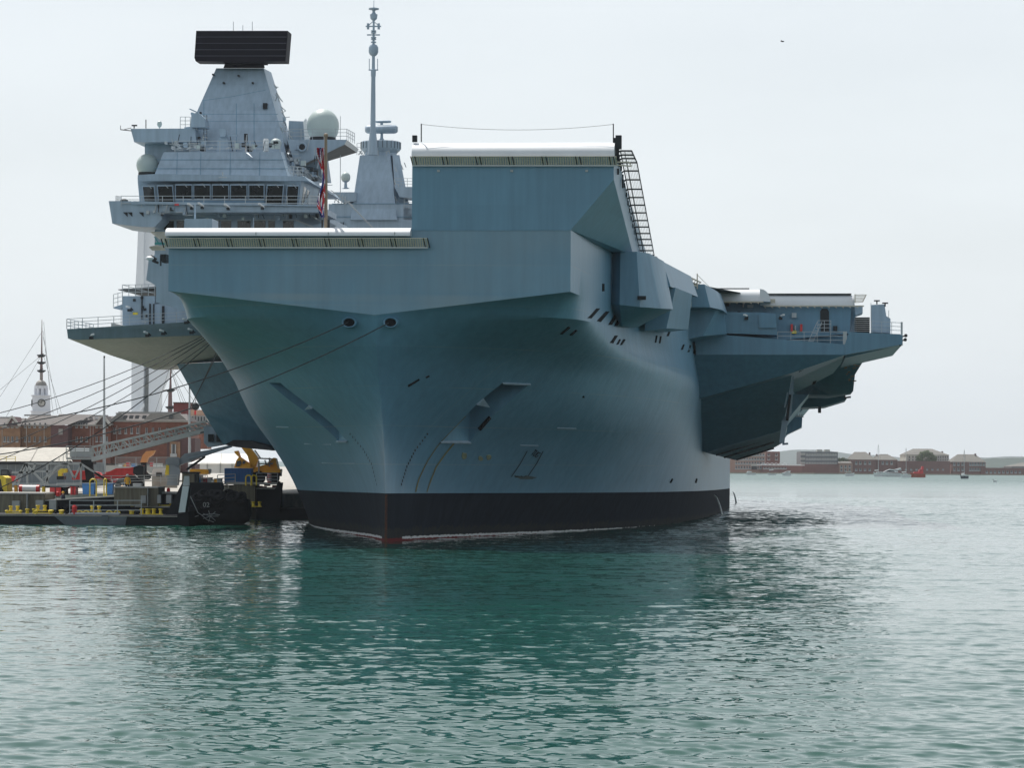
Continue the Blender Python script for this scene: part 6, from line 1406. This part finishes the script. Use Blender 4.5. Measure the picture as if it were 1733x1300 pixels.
boat('motor_boat','small white motor boat nearest the carrier on the far shore','boat',1263,1279,801.5,1490,1.1,-1,[('cabin',white,[(1264,799.6),(1266,797.6),(1271,797.8),(1273,799.6)])],group=G)
boat('motor_boat','open white boat with a T top, second from the carrier','boat',1299,1313,802,1480,.9,-1,[('canopy',white,[(1302,795.5),(1309,795),(1309,796.2),(1302,796.6)]),('canopy_frame',darkm,[(1303,796.5),(1303.5,796.5),(1303.5,800),(1303,800)])],group=G)
boat('motor_boat','sleek white speedboat with raked bow below the white arches','boat',1323,1339,803,1420,1.2,-1,[('cabin',white,[(1325,801),(1331,798.2),(1338,797),(1337,801)]),('windscreen',farglass,[(1328,800),(1332,798.6),(1335,799.4),(1334,800.2)])],group=G)
boat('motor_boat','dull white launch under the gabled brick cottage','boat',1430,1446,803.5,1440,1.3,1,[('cabin',farpale,[(1432,800.4),(1433,798.4),(1441,798.4),(1442,800.4)])],group=G)
boat('sailing_yacht','white yacht with the tallest mast beside the motor yacht','yacht',1478,1495,804.5,1400,1.7,-1,[('cabin',white,[(1483,800.6),(1484,799),(1491,799),(1493,800.6)])],mast=(1486.5,752,800))
boat('motor_yacht','large white motor yacht with curved glazed superstructure','yacht',1491,1524,804.8,1390,1.8,-1,[('superstructure',white,[(1494,800),(1500,796.5),(1506,794.2),(1516,795),(1521,800)]),('window',glassm,[(1497,799),(1504,796),(1514,797),(1514,799)]),('radar_arch',white,[(1514,795),(1524,792),(1525.5,793.5),(1517,798)])])
boat('sailing_yacht','white yacht moored left of the red tug','yacht',1524,1542,806.5,1310,1.4,-1,[('cabin',white,[(1529,803.4),(1530,802),(1536,802),(1537,803.4)])],mast=(1533.5,758,803))
boat('tug_boat','red harbour tug with dark hull moving among the yachts','tug',1540,1566,806,1330,1.8,-1,[('deckhouse',red,[(1546,802),(1547,799),(1555,798.5),(1556,795),(1562,795),(1563,802)]),('funnel',red,[(1559,795),(1560,789.5),(1563,789.5),(1563.5,795)]),('wheelhouse_window',glassm,[(1556,797.8),(1556.4,796),(1559,796),(1559,797.8)])],ma=mat('tug_hull_red',(.38,.07,.03),.5))
boat('sailing_yacht','small yacht with dark hull farthest right','yacht',1625,1639,808.5,1240,1.3,-1,[('cabin',white,[(1627,805.6),(1629,803),(1633,803),(1637,805.6)])],ma=mat('dark_yacht_hull',(.06,.07,.09),.4),mast=(1632,760.5,805.6))
boat('dinghy','tiny white dinghy alone on the open water at right','dinghy',1680.5,1687.5,814,1000,.75,1,[('outboard',darkm,[(1681,812.6),(1681.8,812.6),(1681.8,811.6),(1681,811.6)])])
# bird
T=Thing('gull','tiny dark gull flying in the empty sky','bird',1324,240,0); m=MB(darkm); c=T.p(1324,69.5,0)
m.loft([[c+Vector((x,dy*w_,dz*w_)) for dy,dz in((0,.05),(.05,0),(0,-.05),(-.05,0))] for x,w_ in((-.16,.2),(-.05,1),(.08,1),(.15,.4))]); 
for s_ in(-1,1): m.add([c+Vector((-.03,0,0)),c+Vector((.06,0,0)),c+Vector((s_*.12+.03,s_*.2,.07)),c+Vector((s_*.2,s_*.4,.02)),c+Vector((s_*.12-.05,s_*.2,.06))],[[0,1,2,4],[4,2,3]])
m.build('body',T)
# haze
hz=bpy.data.materials.new('haze_air'); hz.use_nodes=True; t=hz.node_tree; t.nodes.remove(t.nodes['Principled BSDF']); pv=t.nodes.new('ShaderNodeVolumePrincipled')
pv.inputs['Color'].default_value=(.86,.93,1,1); pv.inputs['Density'].default_value=.00006; pv.inputs['Anisotropy'].default_value=.2
t.links.new(pv.outputs[0],t.nodes['Material Output'].inputs['Volume'])
m=MB(hz); m.box(-4500,4500,-100,9900,-6,260); o=m.build('haze'); tag(o,'thin summer haze over the harbour',None,None,'stuff')
